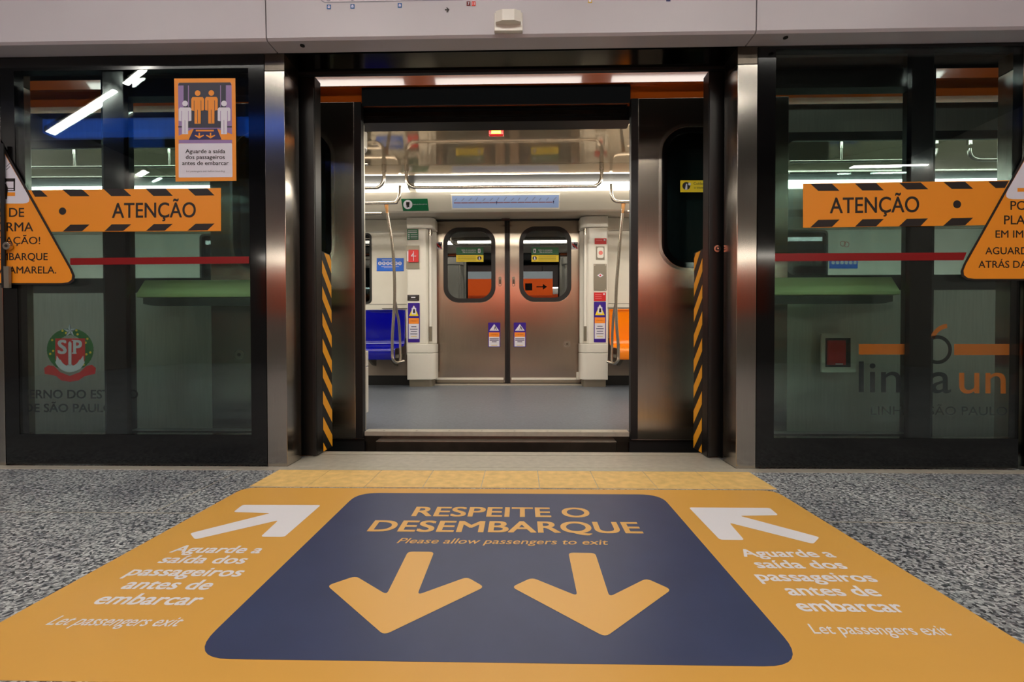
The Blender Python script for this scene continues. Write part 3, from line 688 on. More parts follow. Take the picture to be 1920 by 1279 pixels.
# floor, sill, step
b = MB(); b.box(-6.6, 6.3, YB + .03, YIN + .1, -.1, TF, vinyl_floor); obj('car_floor', b, car)
b = MB(); b.box(DL + .003, DR - .003, YB - .03, YB + .05, .018, TF + .005, sill_mat); b.box(DL + .003, DR - .003, YB - .025, YB + .03, -.02, .018, dark_steel)
for k in range(8): b.disc((DL + .12 + k * .21, YB + .0, TF + .0055), .007, .001, grey_plate, 10, 2)
obj('door_sill', b, car)
b = MB(); b.box(aX(705, 2.8), aX(1156, 2.8), 2.78, YB, -.30, .006, dark_steel); obj('step_sill', b, car, bevel=.004, label='dark brown metal step')
b = MB(); b.box(-6.6, DL, 2.88, YB, -.3, -.01, black_matt); b.box(DR, 6.3, 2.88, YB, -.3, -.01, black_matt); obj('underframe', b, car)
# inner ceiling and cove
CZ = 2.28; Y1 = 4.615
b = MB(); b.box(-6.6, 6.3, 3.56, 4.33, CZ, CZ + .04, ceil_car); b.box(-6.6, 6.3, 4.334, Y1, CZ, CZ + .04, ceil_car); obj('car_ceiling', b, car, label='glossy beige ceiling panels')
gapX = (aX(766, 4.8), aX(780, 4.8))
def cove(mir, nm):
    F = (lambda y: y) if not mir else (lambda y: 2 * 4.27 - y - .32)
    P = lambda y, z: (F(y), z)
    def ext(b, prof, m, x0=-6.6, x1=6.3): b.prism([Vector((x0, F(y), z)) for y, z in prof], (x1 - x0, 0, 0), m)
    b = MB(); ext(b, [(Y1, CZ), (4.757, 2.2505 + (.06 if mir else 0)), (4.757, CZ + .1), (Y1, CZ + .1)] if not mir else [(Y1, CZ), (4.757, CZ + .04), (4.757, CZ + .1), (Y1, CZ + .1)], trough); obj('light_trough', b, car)
    up = .06 if mir else 0
    for a, c in ((-6.6, gapX[0]), (gapX[1], 6.3)):
        b = MB(); ext(b, [(4.76, 2.243 + up), (4.795, 2.208 + up), (4.866, 2.197 + up), (4.867, 2.201 + up), (4.797, 2.212 + up), (4.763, 2.247 + up)], strip_e, a, c); q = obj('light_strip', b, car, label='bright white light strip')
        b = MB(); ext(b, [(4.759, 2.25 + up), (4.762, 2.248 + up), (4.764, 2.250 + up), (4.799, 2.216 + up), (4.867, 2.205 + up), (4.868, 2.22 + up), (4.77, 2.275 + up)], black_matt, a, c); obj('strip_light_shield', b, q)  # black cover added to keep the strip's glow off the trough
    b = MB()
    if not mir: ext(b, [(4.872, 2.19), (5.03, 2.032), (5.045, 2.022), (5.07, 2.02), (5.72, 2.104), (5.72, 2.4), (4.88, 2.4), (4.88, 2.21)], mat('cove_cream', (196, 190, 176), .25))
    else: ext(b, [(4.87, 2.255), (4.90, 2.24), (5.10, 2.155), (5.15, 2.15), (5.15, 2.4), (4.88, 2.4), (4.88, 2.27)], white_gloss)
    obj('cove_panel', b, car, label='curved white panel')
cove(False, 0); cove(True, 1)
# far wall
YW = 5.60
fx0, fx1 = aX(811, YIN), aX(1093, YIN)
wx = aX(697, YW); 
b = MB()
wz0, wz1 = aZ(568, YW), aZ(436, YW)
cxf = (fx0 + fx1) / 2
wr = 2 * cxf - wx
for o_, h_ in (((-6.6, fx0 - .02), (-4.0, wx)), ((fx1 + .02, 6.3), (wr, 3.7))):
    b.holed([Vector((x, YW, z)) for x, z in ((o_[0], .62), (o_[1], .62), (o_[1], 2.085), (o_[0], 2.085))], [rrect(h_[0], h_[1], wz0, wz1, YW, .04)], (0, .06, 0), white_panel)
obj('wall_panel', b, car)
b = MB(); b.box(-6.6, fx0 - .02, YW - .004, YW + .05, .16, .62, mat('skirt_taupe', (150, 136, 124), .4)); b.box(fx1 + .02, 6.3, YW - .004, YW + .05, .16, .62, MATS['skirt_taupe']); obj('lower_wall', b, car)
b = MB(); b.box(-6.6, fx0 - .02, YW, YW + .05, TF, .16, black_matt); b.box(fx1 + .02, 6.3, YW, YW + .05, TF, .16, black_matt); obj('kick_plate', b, car)
for h0, h1 in ((-4.0, wx), (wr, 3.7)):
    b = MB(); b.box(h0, h1, YW + .03, YW + .036, wz0, wz1, dark_glass); w_ = obj('side_window', b, car)
    b = MB(); b.holed(rrect(h0 - .005, h1 + .005, wz0 - .005, wz1 + .005, YW - .006, .05), [rrect(h0 + .02, h1 - .02, wz0 + .02, wz1 - .02, YW - .006, .04)], (0, .01, 0), rubber); obj('window_gasket', b, w_)
b = MB()
for s in (0, 1):
    x0, x1 = ((-6.6, fx0 - .3), (fx1 + .3, 6.3))[s]
    for z in (aZ(434, YW), aZ(570, YW)): b.box(x0, x1, YW - .002, YW, z - .0025, z + .0025, trough)
obj('panel_joint', b, car)
b = MB(); b.box(-6.6, 6.3, YIN + .12, YIN + .17, -.9, .0, dark_steel); b.box(-6.6, fx0, YW + .065, YIN + .17, 0, wz0 - .03, dark_steel); b.box(fx1, 6.3, YW + .065, YIN + .17, 0, wz0 - .03, dark_steel)
b.box(-6.6, 6.3, YIN + .1, YIN + .17, 2.08, 2.42, dark_steel); b.box(-6.65, -6.6, YB + .07, YIN + .17, -.9, 2.5, white_panel); b.box(6.3, 6.35, YB + .07, YIN + .17, -.9, 2.5, white_panel)
obj('end_wall', b, car)
b = MB(); b.box(fx0 - .02, fx0 + .012, YIN - .06, YIN + .04, TF, 2.085, rubber); b.box(fx1 - .012, fx1 + .02, YIN - .06, YIN + .04, TF, 2.085, rubber); b.box(fx0, fx1, YIN - .03, YIN + .04, 2.0855, 2.1, rubber)
obj('door_frame', b, car, label='black door surround')
b = MB(); b.box(fx0 + .03, fx1 - .03, YIN - .13, YIN - .02, TF, TF + .012, sill_mat); obj('door_sill', b, car)
b = MB(); xk = aX(949, 5.6); b.box(xk - .05, xk + .05, 5.5, 5.56, 2.052, 2.064, mat('dark_red', (60, 16, 14))); obj('door_lamp', b, car, label='dark red lamp over the far doors')

# pillars with grab bars
def pillar(xin, xout, Yf, Yb, low=1.0):
    s = 1 if xin > xout else -1   # s: direction to the door
    z0, zm, zt = TF, .32, 2.06
    d = 1 if Yb > Yf else -1
    def plan(w0, w1, yf, r):      # from outer corner round to the door corner
        pts = [(w0, Yb), (w0, yf)]
        for i in range(7):
            a = math.pi / 2 * i / 6; pts.append((w1 - s * r + s * r * math.sin(a), yf + d * (r - r * math.cos(a))))
        return pts + [(w1, Yb)]
    def pr(w0, w1, yf, r, z0, z1, m): b.prism([Vector((x, y, z0)) for x, y in plan(w0, w1, yf, r)], (0, 0, z1 - z0), m)
    zb0, zb1, zj = aZ(712, 5.42), aZ(645, 5.42), aZ(662, 5.42)
    b = MB(); pr(xout + s * .02, xin - s * .035, Yf + d * .03, .05, TF, zb0, grey_plate); obj('pillar_foot', b, car, label='brushed metal pillar foot')
    b = MB(); pr(xout, xin, Yf, .09, zb0, zj - .002, white_gloss); pr(xout, xin, Yf, .09, zj + .002, zb1, white_gloss); obj('pillar_base', b, car, bevel=.006, smooth=True)
    b = MB(); xm = xout + s * .225
    b.prism([Vector((x, y, zb1)) for x, y in ((xout, Yb), (xout, Yf + d * .02), (xm, Yf + d * .02), (xm + s * .02, Yf + d * .05), (xm + s * .05, Yf + d * .15), (xin - s * .01, Yf + d * .19), (xin - s * .01, Yb))], (0, 0, 1.93 - zb1), white_gloss)
    P = obj('pillar', b, car, bevel=.012)
    b = MB(); pr(xout, xin, Yf - d * .005, .09, 1.93, 2.06, white_gloss); obj('pillar_head', b, car, bevel=.01)
    xg = xin - s * .06; yg = Yf + d * .06
    b = MB(); b.tube([(xg, yg, aZ(612, 5.42)), (xg, yg, aZ(440, 5.42))], .017, mat('white_bar', (236, 232, 224), .25), 12)
    b.tube([(xg, yg, aZ(440, 5.42)), (xg, yg, aZ(428, 5.42))], .018, rail_steel, 12); b.tube([(xg, yg, aZ(640, 5.42)), (xg, yg, aZ(612, 5.42))], .018, grey_plate, 12)
    b.tube([(xg, yg, aZ(636, 5.42)), (xg - s * .02, Yf + d * .17, aZ(636, 5.42))], .012, grey_plate, 8); b.tube([(xg, yg, aZ(431, 5.42)), (xg, Yf + d * .18, aZ(431, 5.42))], .012, grey_plate, 8)
    obj('grab_bar', b, P, smooth=True, label='white vertical grab bar')
PLo, PLi = aX(763, 5.40), aX(815, 5.40); PRi, PRo = aX(1089, 5.40), aX(1140, 5.40)
pillar(PLi, PLo, 5.40, 5.62); pillar(PRi, PRo, 5.40, 5.62)
pillar(DL - .055, DL - .36, 3.20, 2.98); pillar(DR + .055, DR + .36, 3.20, 2.98)

# door leaves
def leaf(name, x0, x1, z0, z1, Y, win, r, seam_side, lab, pane_m, far, slot=None, roundel=None):
    t = thing(name, lab, 'train door', ((x0 + x1) / 2, Y, z0)); th = .045
    wx0, wx1, wz0, wz1 = win; k = .05 if far else .03
    b = MB(); b.holed([Vector((x, Y, z)) for x, z in ((x0, z0), (x1, z0), (x1, z1), (x0, z1))], [rrect(wx0, wx1, wz0, wz1, Y, r, 8)], (0, th, 0), leaf_steel); P = obj('panel', b, t, bevel=.003)
    b = MB(); b.holed(rrect(wx0 + .0005, wx1 - .0005, wz0 + .0005, wz1 - .0005, Y - .006, r, 8), [rrect(wx0 + k, wx1 - k, wz0 + k, wz1 - k, Y - .006, r - k * .7, 8)], (0, .03, 0), rubber if far else black); obj('window_gasket', b, t, label='black rounded window gasket')
    if not far:
        b = MB(); b.holed(rrect(wx0 - .022, wx1 + .022, wz0 - .022, wz1 + .022, Y - .003, r + .02, 8), [rrect(wx0 - .006, wx1 + .006, wz0 - .006, wz1 + .006, Y - .003, r + .005, 8)], (0, .0025, 0), rail_steel); obj('window_rim', b, t, label='pressed steel rim')
    b = MB(); b.prism(rrect(wx0 + k, wx1 - k, wz0 + k, wz1 - k, Y + .004, r - k * .7, 8), (0, .008, 0), pane_m); obj('window_pane', b, t)
    return t, P
FZ0, FZ1 = aZ(718, YIN), 2.083
FZ0 = max(FZ0, TF + .004)
xs0, xs1 = aX(947, YIN), aX(956, YIN)
fr = 25 * YIN / FPX
def win_px(a, c, top, bot, Y): return (aX(a, Y), aX(c, Y), aZ(bot, Y), aZ(top, Y))
fl_, flp = leaf('train_door', fx0 + .014, xs0, FZ0, FZ1, YIN, win_px(832, 929, 426, 567, YIN), fr * 1.15, 1, 'closed steel far door leaf on the blue seat side, rounded window', far_glass, True)
fr_, frp = leaf('train_door', xs1, fx1 - .014, FZ0, FZ1, YIN, win_px(974, 1071, 425, 566, YIN), fr * 1.15, 1, 'closed steel far door leaf with a round lock, orange seat side', far_glass, True)
for P, e0, e1 in ((fl_, xs0 + .001, (xs0 + xs1) / 2 - .001), (fr_, (xs0 + xs1) / 2 + .001, xs1 - .001)):
    b = MB(); b.box(e0, e1, YIN - .012, YIN + .03, FZ0, FZ1, rubber); obj('edge_seal', b, P, label='black rubber edge')
for P, a, c in ((fl_, fx0 + .05, xs0 - .02), (fr_, xs1 + .02, fx1 - .05)):
    b = MB(); b.box(a, c, YIN - .012, YIN, aZ(712, YIN), aZ(708, YIN), white_gloss); b.box(a, c, YIN - .008, YIN, FZ0, aZ(713, YIN), grey_plate); obj('bottom_rail', b, P, label='pale bottom rail')
for P, px in ((fl_, 937.5), (fr_, 963)):
    c = at(px, 527, YIN); b = MB(); b.prism(rrect(c.x - .018, c.x + .018, c.z - .065, c.z + .055, YIN - .004, .017), (0, .004, 0), grey_plate); b.prism(rrect(c.x - .011, c.x + .011, c.z - .052, c.z + .02, YIN - .0048, .010), (0, .001, 0), dark_steel)
    b.disc((c.x, YIN - .004, c.z - .048), .012, .004, rail_steel, 14); obj('recessed_handle', b, P, label='small oval recessed handle')
for P, px in ((fl_, 818), (fr_, 1084)):
    c = at(px, 704, YIN); b = MB(); b.box(c.x - .026, c.x + .026, YIN - .055, YIN - .013, c.z - .05, c.z + .045, white_gloss); obj('guide_block', b, P, bevel=.006, label='white guide block at the floor')
c = at(1063, 645, YIN); b = MB(); b.disc((c.x, YIN, c.z), .045, .006, steel, 28); b.disc((c.x, YIN - .006, c.z), .03, .003, grey_plate, 28); b.disc((c.x, YIN - .009, c.z), .011, .003, dark_steel, 12); obj('round_lock', b, fr_, label='round steel lock')
NZ0, NZ1 = .006, aZ(187, YT)
LW = .92
nwin = lambda e, s: tuple(sorted((e + s * .215, e + s * .705))) + (aZ(505, YT), aZ(243, YT))
e = DL - .045; wl = aX(622, YT)
nl, nlp = leaf('train_door', DL - .045 - LW, DL - .045, NZ0, NZ1, YT, (wl - .62, wl, aZ(505, YT), aZ(243, YT)), .15, -1, 'open steel train door leaf beside the blue seat side of the doorway', dark_glass, False)
wr_ = aX(1241, YT)
nr, nrp = leaf('train_door', DR + .043, DR + .043 + LW, NZ0, NZ1, YT, (wr_, wr_ + .62, aZ(503, YT), aZ(243, YT)), .15, 1, 'open steel train door leaf with a yellow sticker on its dark window', dark_glass, False)
for P, a, c in ((nl, DL - .045, DL), (nr, DR, DR + .043)):
    b = MB(); b.box(a, c, YT + .002, YT + .05, NZ0, NZ1, rubber); obj('edge_seal', b, P, label='black rubber leading edge')
c = at(450, 665, YT); b = MB(); b.disc((c.x, YT, c.z), .045, .006, steel, 28); b.disc((c.x, YT - .006, c.z), .03, .003, grey_plate, 28); b.disc((c.x, YT - .009, c.z), .011, .003, dark_steel, 12); obj('round_lock', b, nl, label='round steel lock')

# ------------------------------------------------------------------ things inside the car
def sticker(name, quad, Y, lab, cat, base, fn, sc=None, r=0, grp=None):
    Z = photo_sheet(Y)
    t = thing(name, lab, cat, Z.p(*quad[3]), grp)
    b = MB(); Z.plate(b, quad, base, 0, .002, r); obj('backing', b, t)
    if fn: fn(t, Z)
    return t
def R4(x0, y0, x1, y1): return [(x0, y0), (x1, y0), (x1, y1), (x0, y1)]
def part(t, name, fn, lab=None):
    b = MB(); fn(b); obj(name, b, t, label=lab)
def lines(Z, b, x0, x1, ys, m, h=.0028, th=.8):
    for y in ys: Z.rect(b, x0, y - th / 2, x1, y + th / 2, m, h)

# seats
def seat(x0, x1, m, lab, name='train_bench'):
    t = thing(name, lab, 'seat', ((x0 + x1) / 2, 5.3, .38))
    prof = [(5.545, .965), (5.555, .972), (5.565, .965), (5.555, .80), (5.545, .60), (5.53, .545), (5.46, .515), (5.28, .505), (5.14, .51), (5.105, .50), (5.09, .475), (5.088, .40), (5.095, .385)]
    back = [(5.588, .385), (5.595, .97)]
    n = 8; b = MB(); vs = []; k = len(prof)
    for i in range(n + 1):
        u = i / n; x = x0 + (x1 - x0) * u; dip = .018 * math.sin(math.pi * u)
        for j, (y, z) in enumerate(prof):
            vs.append((x, y - .02 + (dip if 1 < j < 6 else 0), z - (dip if 5 < j < 9 else 0)))
    fs = [(i * k + j, i * k + j + 1, (i + 1) * k + j + 1, (i + 1) * k + j) for i in range(n) for j in range(k - 1)]
    b.raw(vs, fs, m); o = obj('seat_shell', b, t, smooth=True)
    so = o.modifiers.new('solid', 'SOLIDIFY'); so.thickness = .012
    sb = o.modifiers.new('sub', 'SUBSURF'); sb.levels = 1; sb.render_levels = 2
    b = MB(); b.box(x0 + .02, x1 - .02, 5.2, 5.55, .395, .43, grey_plate); b.prism([Vector((x0 + .1, y, z)) for y, z in ((5.25, .395), (5.56, .395), (5.56, .28), (5.48, .3))], (.03, 0, 0), grey_plate); b.prism([Vector((x1 - .13, y, z)) for y, z in ((5.25, .395), (5.56, .395), (5.56, .28), (5.48, .3))], (.03, 0, 0), grey_plate); obj('seat_bracket', b, t)
    b = MB(); xe = x1 if m is seat_blue else x0
    sgn = 1 if m is seat_blue else -1
    b.box(*sorted((xe + sgn * .012, xe + sgn * .035)), 5.52, 5.56, .42, .965, white_panel); b.box(*sorted((xe - sgn * .3, xe + sgn * .035)), 5.57, 5.592, .984, .99, trough); obj('end_filler', b, t)
xb1 = aX(751, 5.3); seat(xb1 - .50, xb1, seat_blue, 'glossy blue plastic train seat beside the far doors')
xo0 = aX(1149, 5.3); seat(xo0, xo0 + .50, seat_or, 'glossy orange plastic train seat beside the far doors')

def pxpath(pts, Y): return [at(p[0], p[1], p[2] if len(p) > 2 else Y) for p in pts]
def smooth_path(P, n=6):
    out = []
    for i in range(len(P) - 1):
        a, b_, c, d = P[max(i - 1, 0)], P[i], P[i + 1], P[min(i + 2, len(P) - 1)]
        for j in range(n):
            u = j / n
            out.append(.5 * ((2 * b_) + (c - a) * u + (2 * a - 5 * b_ + 4 * c - d) * u * u + (3 * b_ - a - 3 * c + d) * u ** 3))
    return out + [P[-1]]
def pole(side, main, loop, joint, lab):
    t = thing('grab_pole', lab, 'grab pole', at(main[-1][0], main[-1][1], 5.05))
    b = MB(); b.tube(smooth_path(pxpath([(p[0], p[1], p[2] if len(p) > 2 else 4.76 + .25 * min(1, max(0, (p[1] - 392) / 260))) for p in main], 5.05)), .0165, rail_steel, 12); obj('pole', b, t, smooth=True)
    b = MB(); b.tube(smooth_path(pxpath([(p[0], p[1], 4.96 + .16 * min(1, max(0, (p[1] - 566) / 60))) for p in loop], 5.12)), .0145, rail_steel, 12); obj('rear_loop', b, t, smooth=True)
    b = MB(); b.tube(pxpath(joint, 4.76), [.024, .012], mat('joint_bronze', (176, 128, 84), .35, 1), 10); obj('joint', b, t, smooth=True, label='brownish tapered joint')
pole(0, [(725, 392), (727, 404), (730, 422), (735.5, 457), (739, 507), (740, 557), (738, 595), (735.8, 632), (735.5, 663), (737, 674), (742, 679.5, 5.06), (748, 679, 5.1), (757, 677, 5.15)], [(741, 566), (744, 585), (747.5, 602), (750, 637), (750.5, 677)], [(724, 380), (726, 400)], 'tall curved steel grab pole in front of the blue seat')
pole(1, [(1168, 392), (1167, 404), (1164.5, 430), (1161.5, 464), (1157, 521), (1155, 560), (1156, 605), (1159.3, 647), (1159.5, 668), (1158, 677), (1153, 682, 5.06), (1148, 681, 5.1), (1139, 678, 5.15)], [(1155, 566), (1152, 582), (1150, 596), (1148, 633), (1147, 679)], [(1169, 380), (1167.5, 400)], 'tall curved steel grab pole in front of the orange seat')
def rail(pts, Y, lab, r=.0165, flanges=(), extra=()):
    P = pxpath(pts, Y); t = thing('handrail', lab, 'handrail', P[0])
    b = MB(); b.tube(smooth_path(P), r, rail_steel, 12); obj('bar', b, t, smooth=True)
    for q in flanges:
        c = at(q[0], q[1], Y); b = MB(); b.tube([(c.x, c.y, c.z), (c.x, c.y, CZ - .001)], r * 1.35, rail_steel, 14); obj('ceiling_socket', b, t, smooth=True)
    for q in extra:
        b = MB(); b.tube(pxpath(q, Y), r * .95, rail_steel, 10); obj('hanger', b, t, smooth=True)
    return t
YR = 4.33
rail([(762, 310), (762, 326), (762.5, 337), (766, 345), (774, 350.5), (790, 351.5), (900, 351), (1100, 349.5), (1115, 348.5), (1123, 344), (1127, 337), (1128, 326), (1128, 309)], YR, 'ceiling handrail across the car between the two doors', .0165, ((762, 322), (1128, 320)))
rail([(560, 354), (640, 353.5), (700, 352.5), (710, 350.5), (716.5, 345), (719.5, 337), (720, 326), (720, 310)], YR, 'ceiling handrail over the blue seat side with its end turned up to the ceiling', .0165, ((720, 322),))
rail([(560, 382.5), (640, 382), (735, 380.5), (743, 378), (748, 371), (749.5, 362), (750, 348)], 4.74, 'handrail over the blue seat with its end bent upward', .0165)
rail([(560, 401), (640, 401), (716, 401)], 4.76, 'short lower handrail joining the grab pole by the blue seat', .0165)
rail([(1300, 379.5), (1200, 379), (1162, 378.5), (1152, 376), (1147.5, 369), (1146, 360), (1145.5, 345)], 4.74, 'handrail over the orange seat with its end bent upward', .0165)
rail([(1300, 397.5), (1200, 397.5), (1176, 397.5)], 4.76, 'short lower handrail joining the grab pole by the orange seat', .0165)
rail([(-40, 313.5), (140, 313), (420, 311), (600, 309.5), (690, 308.5)], 3.66, 'thin ceiling handrail with two hangers seen through the crest screen', .011, ((140, 290), (318, 288)), (((140, 313), (140, 284)), ((318, 312), (318, 283))))
rail([(-40, 334), (300, 332), (640, 330)], 3.62, 'thin plain handrail just above the banner on the crest screen', .010)
rail([(1480, 303), (1580, 302), (1715, 300)], 3.66, 'thin ceiling handrail with one straight hanger seen through the line logo screen', .011, ((1577, 279),), (((1577, 302), (1577, 279)),))
rail([(1480, 324), (1700, 322), (2000, 319)], 3.62, 'thin plain handrail just above the banner on the line logo screen', .010)
rail([(1818, 279), (1818, 284), (1820, 291), (1826, 297), (1836, 299), (1850, 299.5), (2000, 298)], 3.66, 'ceiling handrail with bent end above the cut-off triangle by the line logo', .013, ((1818, 272),))
rail([(1755.5, 279), (1755, 284), (1752, 291), (1744, 298), (1730, 300)], 3.66, 'short bent rail end beside the black stile of the line logo screen', .011, ((1755.5, 270),))

# ceiling indicator
p = at(930.5, 250, 3.62); t = thing('indicator_lamp', 'small red glowing indicator lamp on the car ceiling', 'lamp', p)
b = MB(); b.box(p.x - .058, p.x + .058, p.y - .02, p.y + .02, p.z - .018, CZ - .0005, mat('lamp_red_body', (120, 6, 4), .3, emit=1.2)); obj('housing', b, t, bevel=.004)
b = MB(); b.box(p.x - .036, p.x + .036, p.y - .024, p.y - .021, p.z - .010, p.z + .010, amber_e); obj('lens', b, t)

# cove signs (tilted plane through the cove face)
A0, A1 = Vector((0, 4.872, 2.19)), Vector((0, 5.03, 2.032))
nrm = Vector((0, -(A0.z - A1.z), -(A1.y - A0.y))).normalized()
def cove_pt(px, py):
    d = ray(px, py); o = Vector((0, 0, CAMH)); k = (A0 - o).dot(nrm) / d.dot(nrm); return o + d * k
CS = Sheet(cove_pt, nrm)
t = thing('exit_sign', 'green emergency exit sign with white running figure on the curved panel', 'sign', CS.p(775, 395))
b = MB(); CS.plate(b, [(752, 373), (801.5, 372.5), (804, 395), (756, 395.5)], green_ink, .001, .003); obj('board', b, t)
b = MB(); CS.disc(b, 764.8, 383.3, 8.6, sign_wh, .0036); obj('white_disc', b, t)
b = MB(); CS.rect(b, 761.5, 378.5, 768, 384, sign_bk, .0042); CS.rect(b, 765, 379, 767.5, 388, sign_bk, .0042); CS.poly(b, [(762, 384), (765, 384), (764.5, 389), (762.8, 389)], sign_bk, .0044); obj('pictogram', b, t)
b = MB(); CS.text(b, 'Saída de Emergência', (774.5, 383.8), (801, 383.2), (0, -1.8), sign_wh, .0036, .01, 0, 1); obj('lettering', b, t)
t = thing('line_map', 'long pale blue lit line map over the far doors', 'sign', CS.p(948, 391))
b = MB(); CS.plate(b, [(845.5, 365), (1050, 363.5), (1049, 391.5), (847, 392.5)], white_gloss, .0005, .004); obj('frame', b, t)
b = MB(); CS.poly(b, [(847.5, 367), (1048, 365.5), (1047.3, 389), (848.5, 390)], map_e, .0045); obj('screen', b, t, label='pale blue screen')
b = MB(); CS.poly(b, [(851, 379.4), (1038, 377.9), (1038, 379.4), (851, 380.9)], mat('map_line', (150, 70, 60)), .005)
for i in range(15):
    x = 852 + i * 13.2; y = 376.5 - i * .1
    CS.poly(b, [(x, y), (x + 4 + (i % 3), y - 5 - (i % 4) * .6), (x + 4.8 + (i % 3), y - 4.4 - (i % 4) * .6), (x + .8, y + .5)], grey_ink, .005)
    CS.rect(b, x + 12, y + 1.4, x + 12.8, y + 4, map_e, .0055)
CS.poly(b, [(930, 377), (932.5, 377), (931.2, 384)], navy_ink, .0056); CS.poly(b, [(1036.5, 376), (1039, 376), (1038, 382.5)], navy_ink, .0056); obj('route', b, t, label='brown route line with station names')

PY = 5.42 - .0035                # face of the pillar uprights
def safety(t, Z, x0, y0, x1, y1, big):
    w, h = x1 - x0, y1 - y0; g = 1.4
    ya, yb_ = y0 + h * (.385 if big else .40), y0 + h * (.53 if big else .58); ye = y1 - (h * .09 if big else g)
    part(t, 'orange_field', lambda b: Z.rect(b, x0 + g, ya, x1 - g, yb_, orange_ink, .0026), 'orange heading field')
    part(t, 'white_field', lambda b: Z.rect(b, x0 + g, yb_, x1 - g, ye, sign_wh, .0026), 'white text field')
    def tri(b):
        Z.poly(b, [(x0 + 2.2, y0 + h * .33), (x0 + w / 2, y0 + h * .06), (x1 - 2.2, y0 + h * .33)], yellow_ink if big else sign_wh, .0026, .006)
        if big:
            Z.rect(b, x0 + w * .32, y0 + h * .13, x0 + w * .7, y0 + h * .29, sign_wh, .003, .004); Z.poly(b, [(x0 + w * .45, y0 + h * .16), (x0 + w * .6, y0 + h * .16), (x0 + w * .62, y0 + h * .26), (x0 + w * .42, y0 + h * .26)], sign_bk, .0034); Z.disc(b, x0 + w / 2, y0 + h * .115, w * .1, sign_wh, .003, 12)
        else: Z.poly(b, [(x0 + w * .58, y0 + h * .12), (x0 + w * .72, y0 + h * .29), (x0 + w * .64, y0 + h * .29), (x0 + w * .58, y0 + h * .2), (x0 + w * .52, y0 + h * .3), (x0 + w * .47, y0 + h * .29)], sign_bk, .003)
    part(t, 'pictogram', tri, 'warning triangle pictogram')
    def tx(b):
        Z.text(b, 'CUIDADO', (x0 + w * .2, ya + (yb_ - ya) * .6), (x1 - w * .2, ya + (yb_ - ya) * .6), (0, -1.9), mat('brown_print', (170, 70, 20)), .003, .01, 0, 1)
        n = 4 if big else 3
        for i in range(n):
            y = yb_ + (ye - yb_) * (.2 + .16 * i); k = (.28, .18, .24, .2)[i] if big else (.12, .12, .3)[i]
            Z.rect(b, x0 + w * k, y - .75, x1 - w * k, y + .6, navy_ink, .003)
        Z.rect(b, x0 + w * .25, ye - 2.6 if not big else ye - 5, x1 - w * .25, ye - 1.7 if not big else ye - 4, gold_ink, .003)
    part(t, 'lettering', tx)
for x0, y0, x1, y1, Y, lab, big in ((765, 568, 787, 642, PY, 'tall purple and orange safety sign on the pillar beside the blue seat', True), (1113.5, 566, 1136, 642, PY, 'tall purple and orange safety sign on the pillar beside the orange seat', True),
                                    (915.3, 605, 938, 651, YIN - .0005, 'purple and orange safety sticker on the far door leaf nearer the blue seat', False), (963.3, 605, 986, 651, YIN - .0005, 'purple and orange safety sticker on the far door leaf with the round lock', False)):
    t = sticker('safety_sticker', R4(x0, y0, x1, y1), Y, lab, 'sticker', purple_ink, None, r=.008)
    safety(t, photo_sheet(Y), x0, y0, x1, y1, big)
sticker('instruction_sticker', R4(763.5, 430, 784.5, 450), PY, 'small green instruction sticker above the red emergency box', 'sticker', green_ink,
        lambda t, Z: part(t, 'print', lambda b: (lines(Z, b, 765, 782, (433, 436), sign_wh, .0026, .9), lines(Z, b, 770, 783, (440, 443.5, 446.5), sign_wh, .0026, .6), [Z.disc(b, 766.8, y, 1.3, sign_wh, .0026, 10) for y in (440, 443.5, 447)])))
t = sticker('fire_call_point', R4(761.5, 460.5, 786.5, 504.5), PY, 'red emergency box in a grey plate on the pillar beside the blue seat', 'emergency box', grey_plate, None)
Z = photo_sheet(PY); part(t, 'red_box', lambda b: (Z.plate(b, R4(766.5, 469, 785, 492), red_ink, .002, .02, .006),), 'red box with a white mark')
part(t, 'mark', lambda b: (Z.poly(b, [(772, 480), (776, 474), (777, 474.5), (773.5, 480.5)], sign_wh, .021), Z.rect(b, 771.5, 480.3, 781, 481.3, sign_wh, .021), Z.rect(b, 775.6, 472, 776.6, 490, sign_wh, .021)), 'thin white marks')
part(t, 'white_label', lambda b: Z.rect(b, 763, 471, 766.2, 490, sign_wh, .003))
sticker('number_plate', R4(764, 553, 786, 564), PY, 'small black plate above the purple safety sign beside the blue seat', 'sticker', sign_bk, lambda t, Z: part(t, 'print', lambda b: (lines(Z, b, 766, 784, (554.8,), grey_ink, .0026, .7), lines(Z, b, 771, 779, (557.8,), sign_wh, .0026, 2), lines(Z, b, 768, 782, (561.5,), grey_ink, .0026, .6))))
def people(t, Z):
    def f(b):
        for i in range(6):
            x = 712.5 + i * 7.5; Z.disc(b, x, 494, 3.4, sign_wh, .0026, 16); Z.rect(b, x - .8, 492, x + .8, 496, blue_ink, .003)
        lines(Z, b, 716, 742, (487.5,), sign_wh, .0026, 1.1); lines(Z, b, 715, 748, (500,), sign_wh, .0026, .7); lines(Z, b, 720, 742, (502.3,), sign_wh, .0026, .6)
    part(t, 'pictograms', f, 'row of six white discs')
sticker('priority_sticker', R4(706.5, 484, 757, 508.5), YW - .003, 'blue priority seat sticker with six white discs above the blue seat', 'sticker', blue_ink, people)
def blue_r(t, Z):
    part(t, 'pictograms', lambda b: [Z.disc(b, 1562 + i * 8.2, 492.5, 3.4, sign_wh, .0026, 14) for i in range(6)], 'row of six white discs')
sticker('priority_sticker', R4(1555, 481, 1608, 503.5), YW - .003, 'blue priority seat sticker with white discs seen through the line logo screen', 'sticker', blue_ink, blue_r)
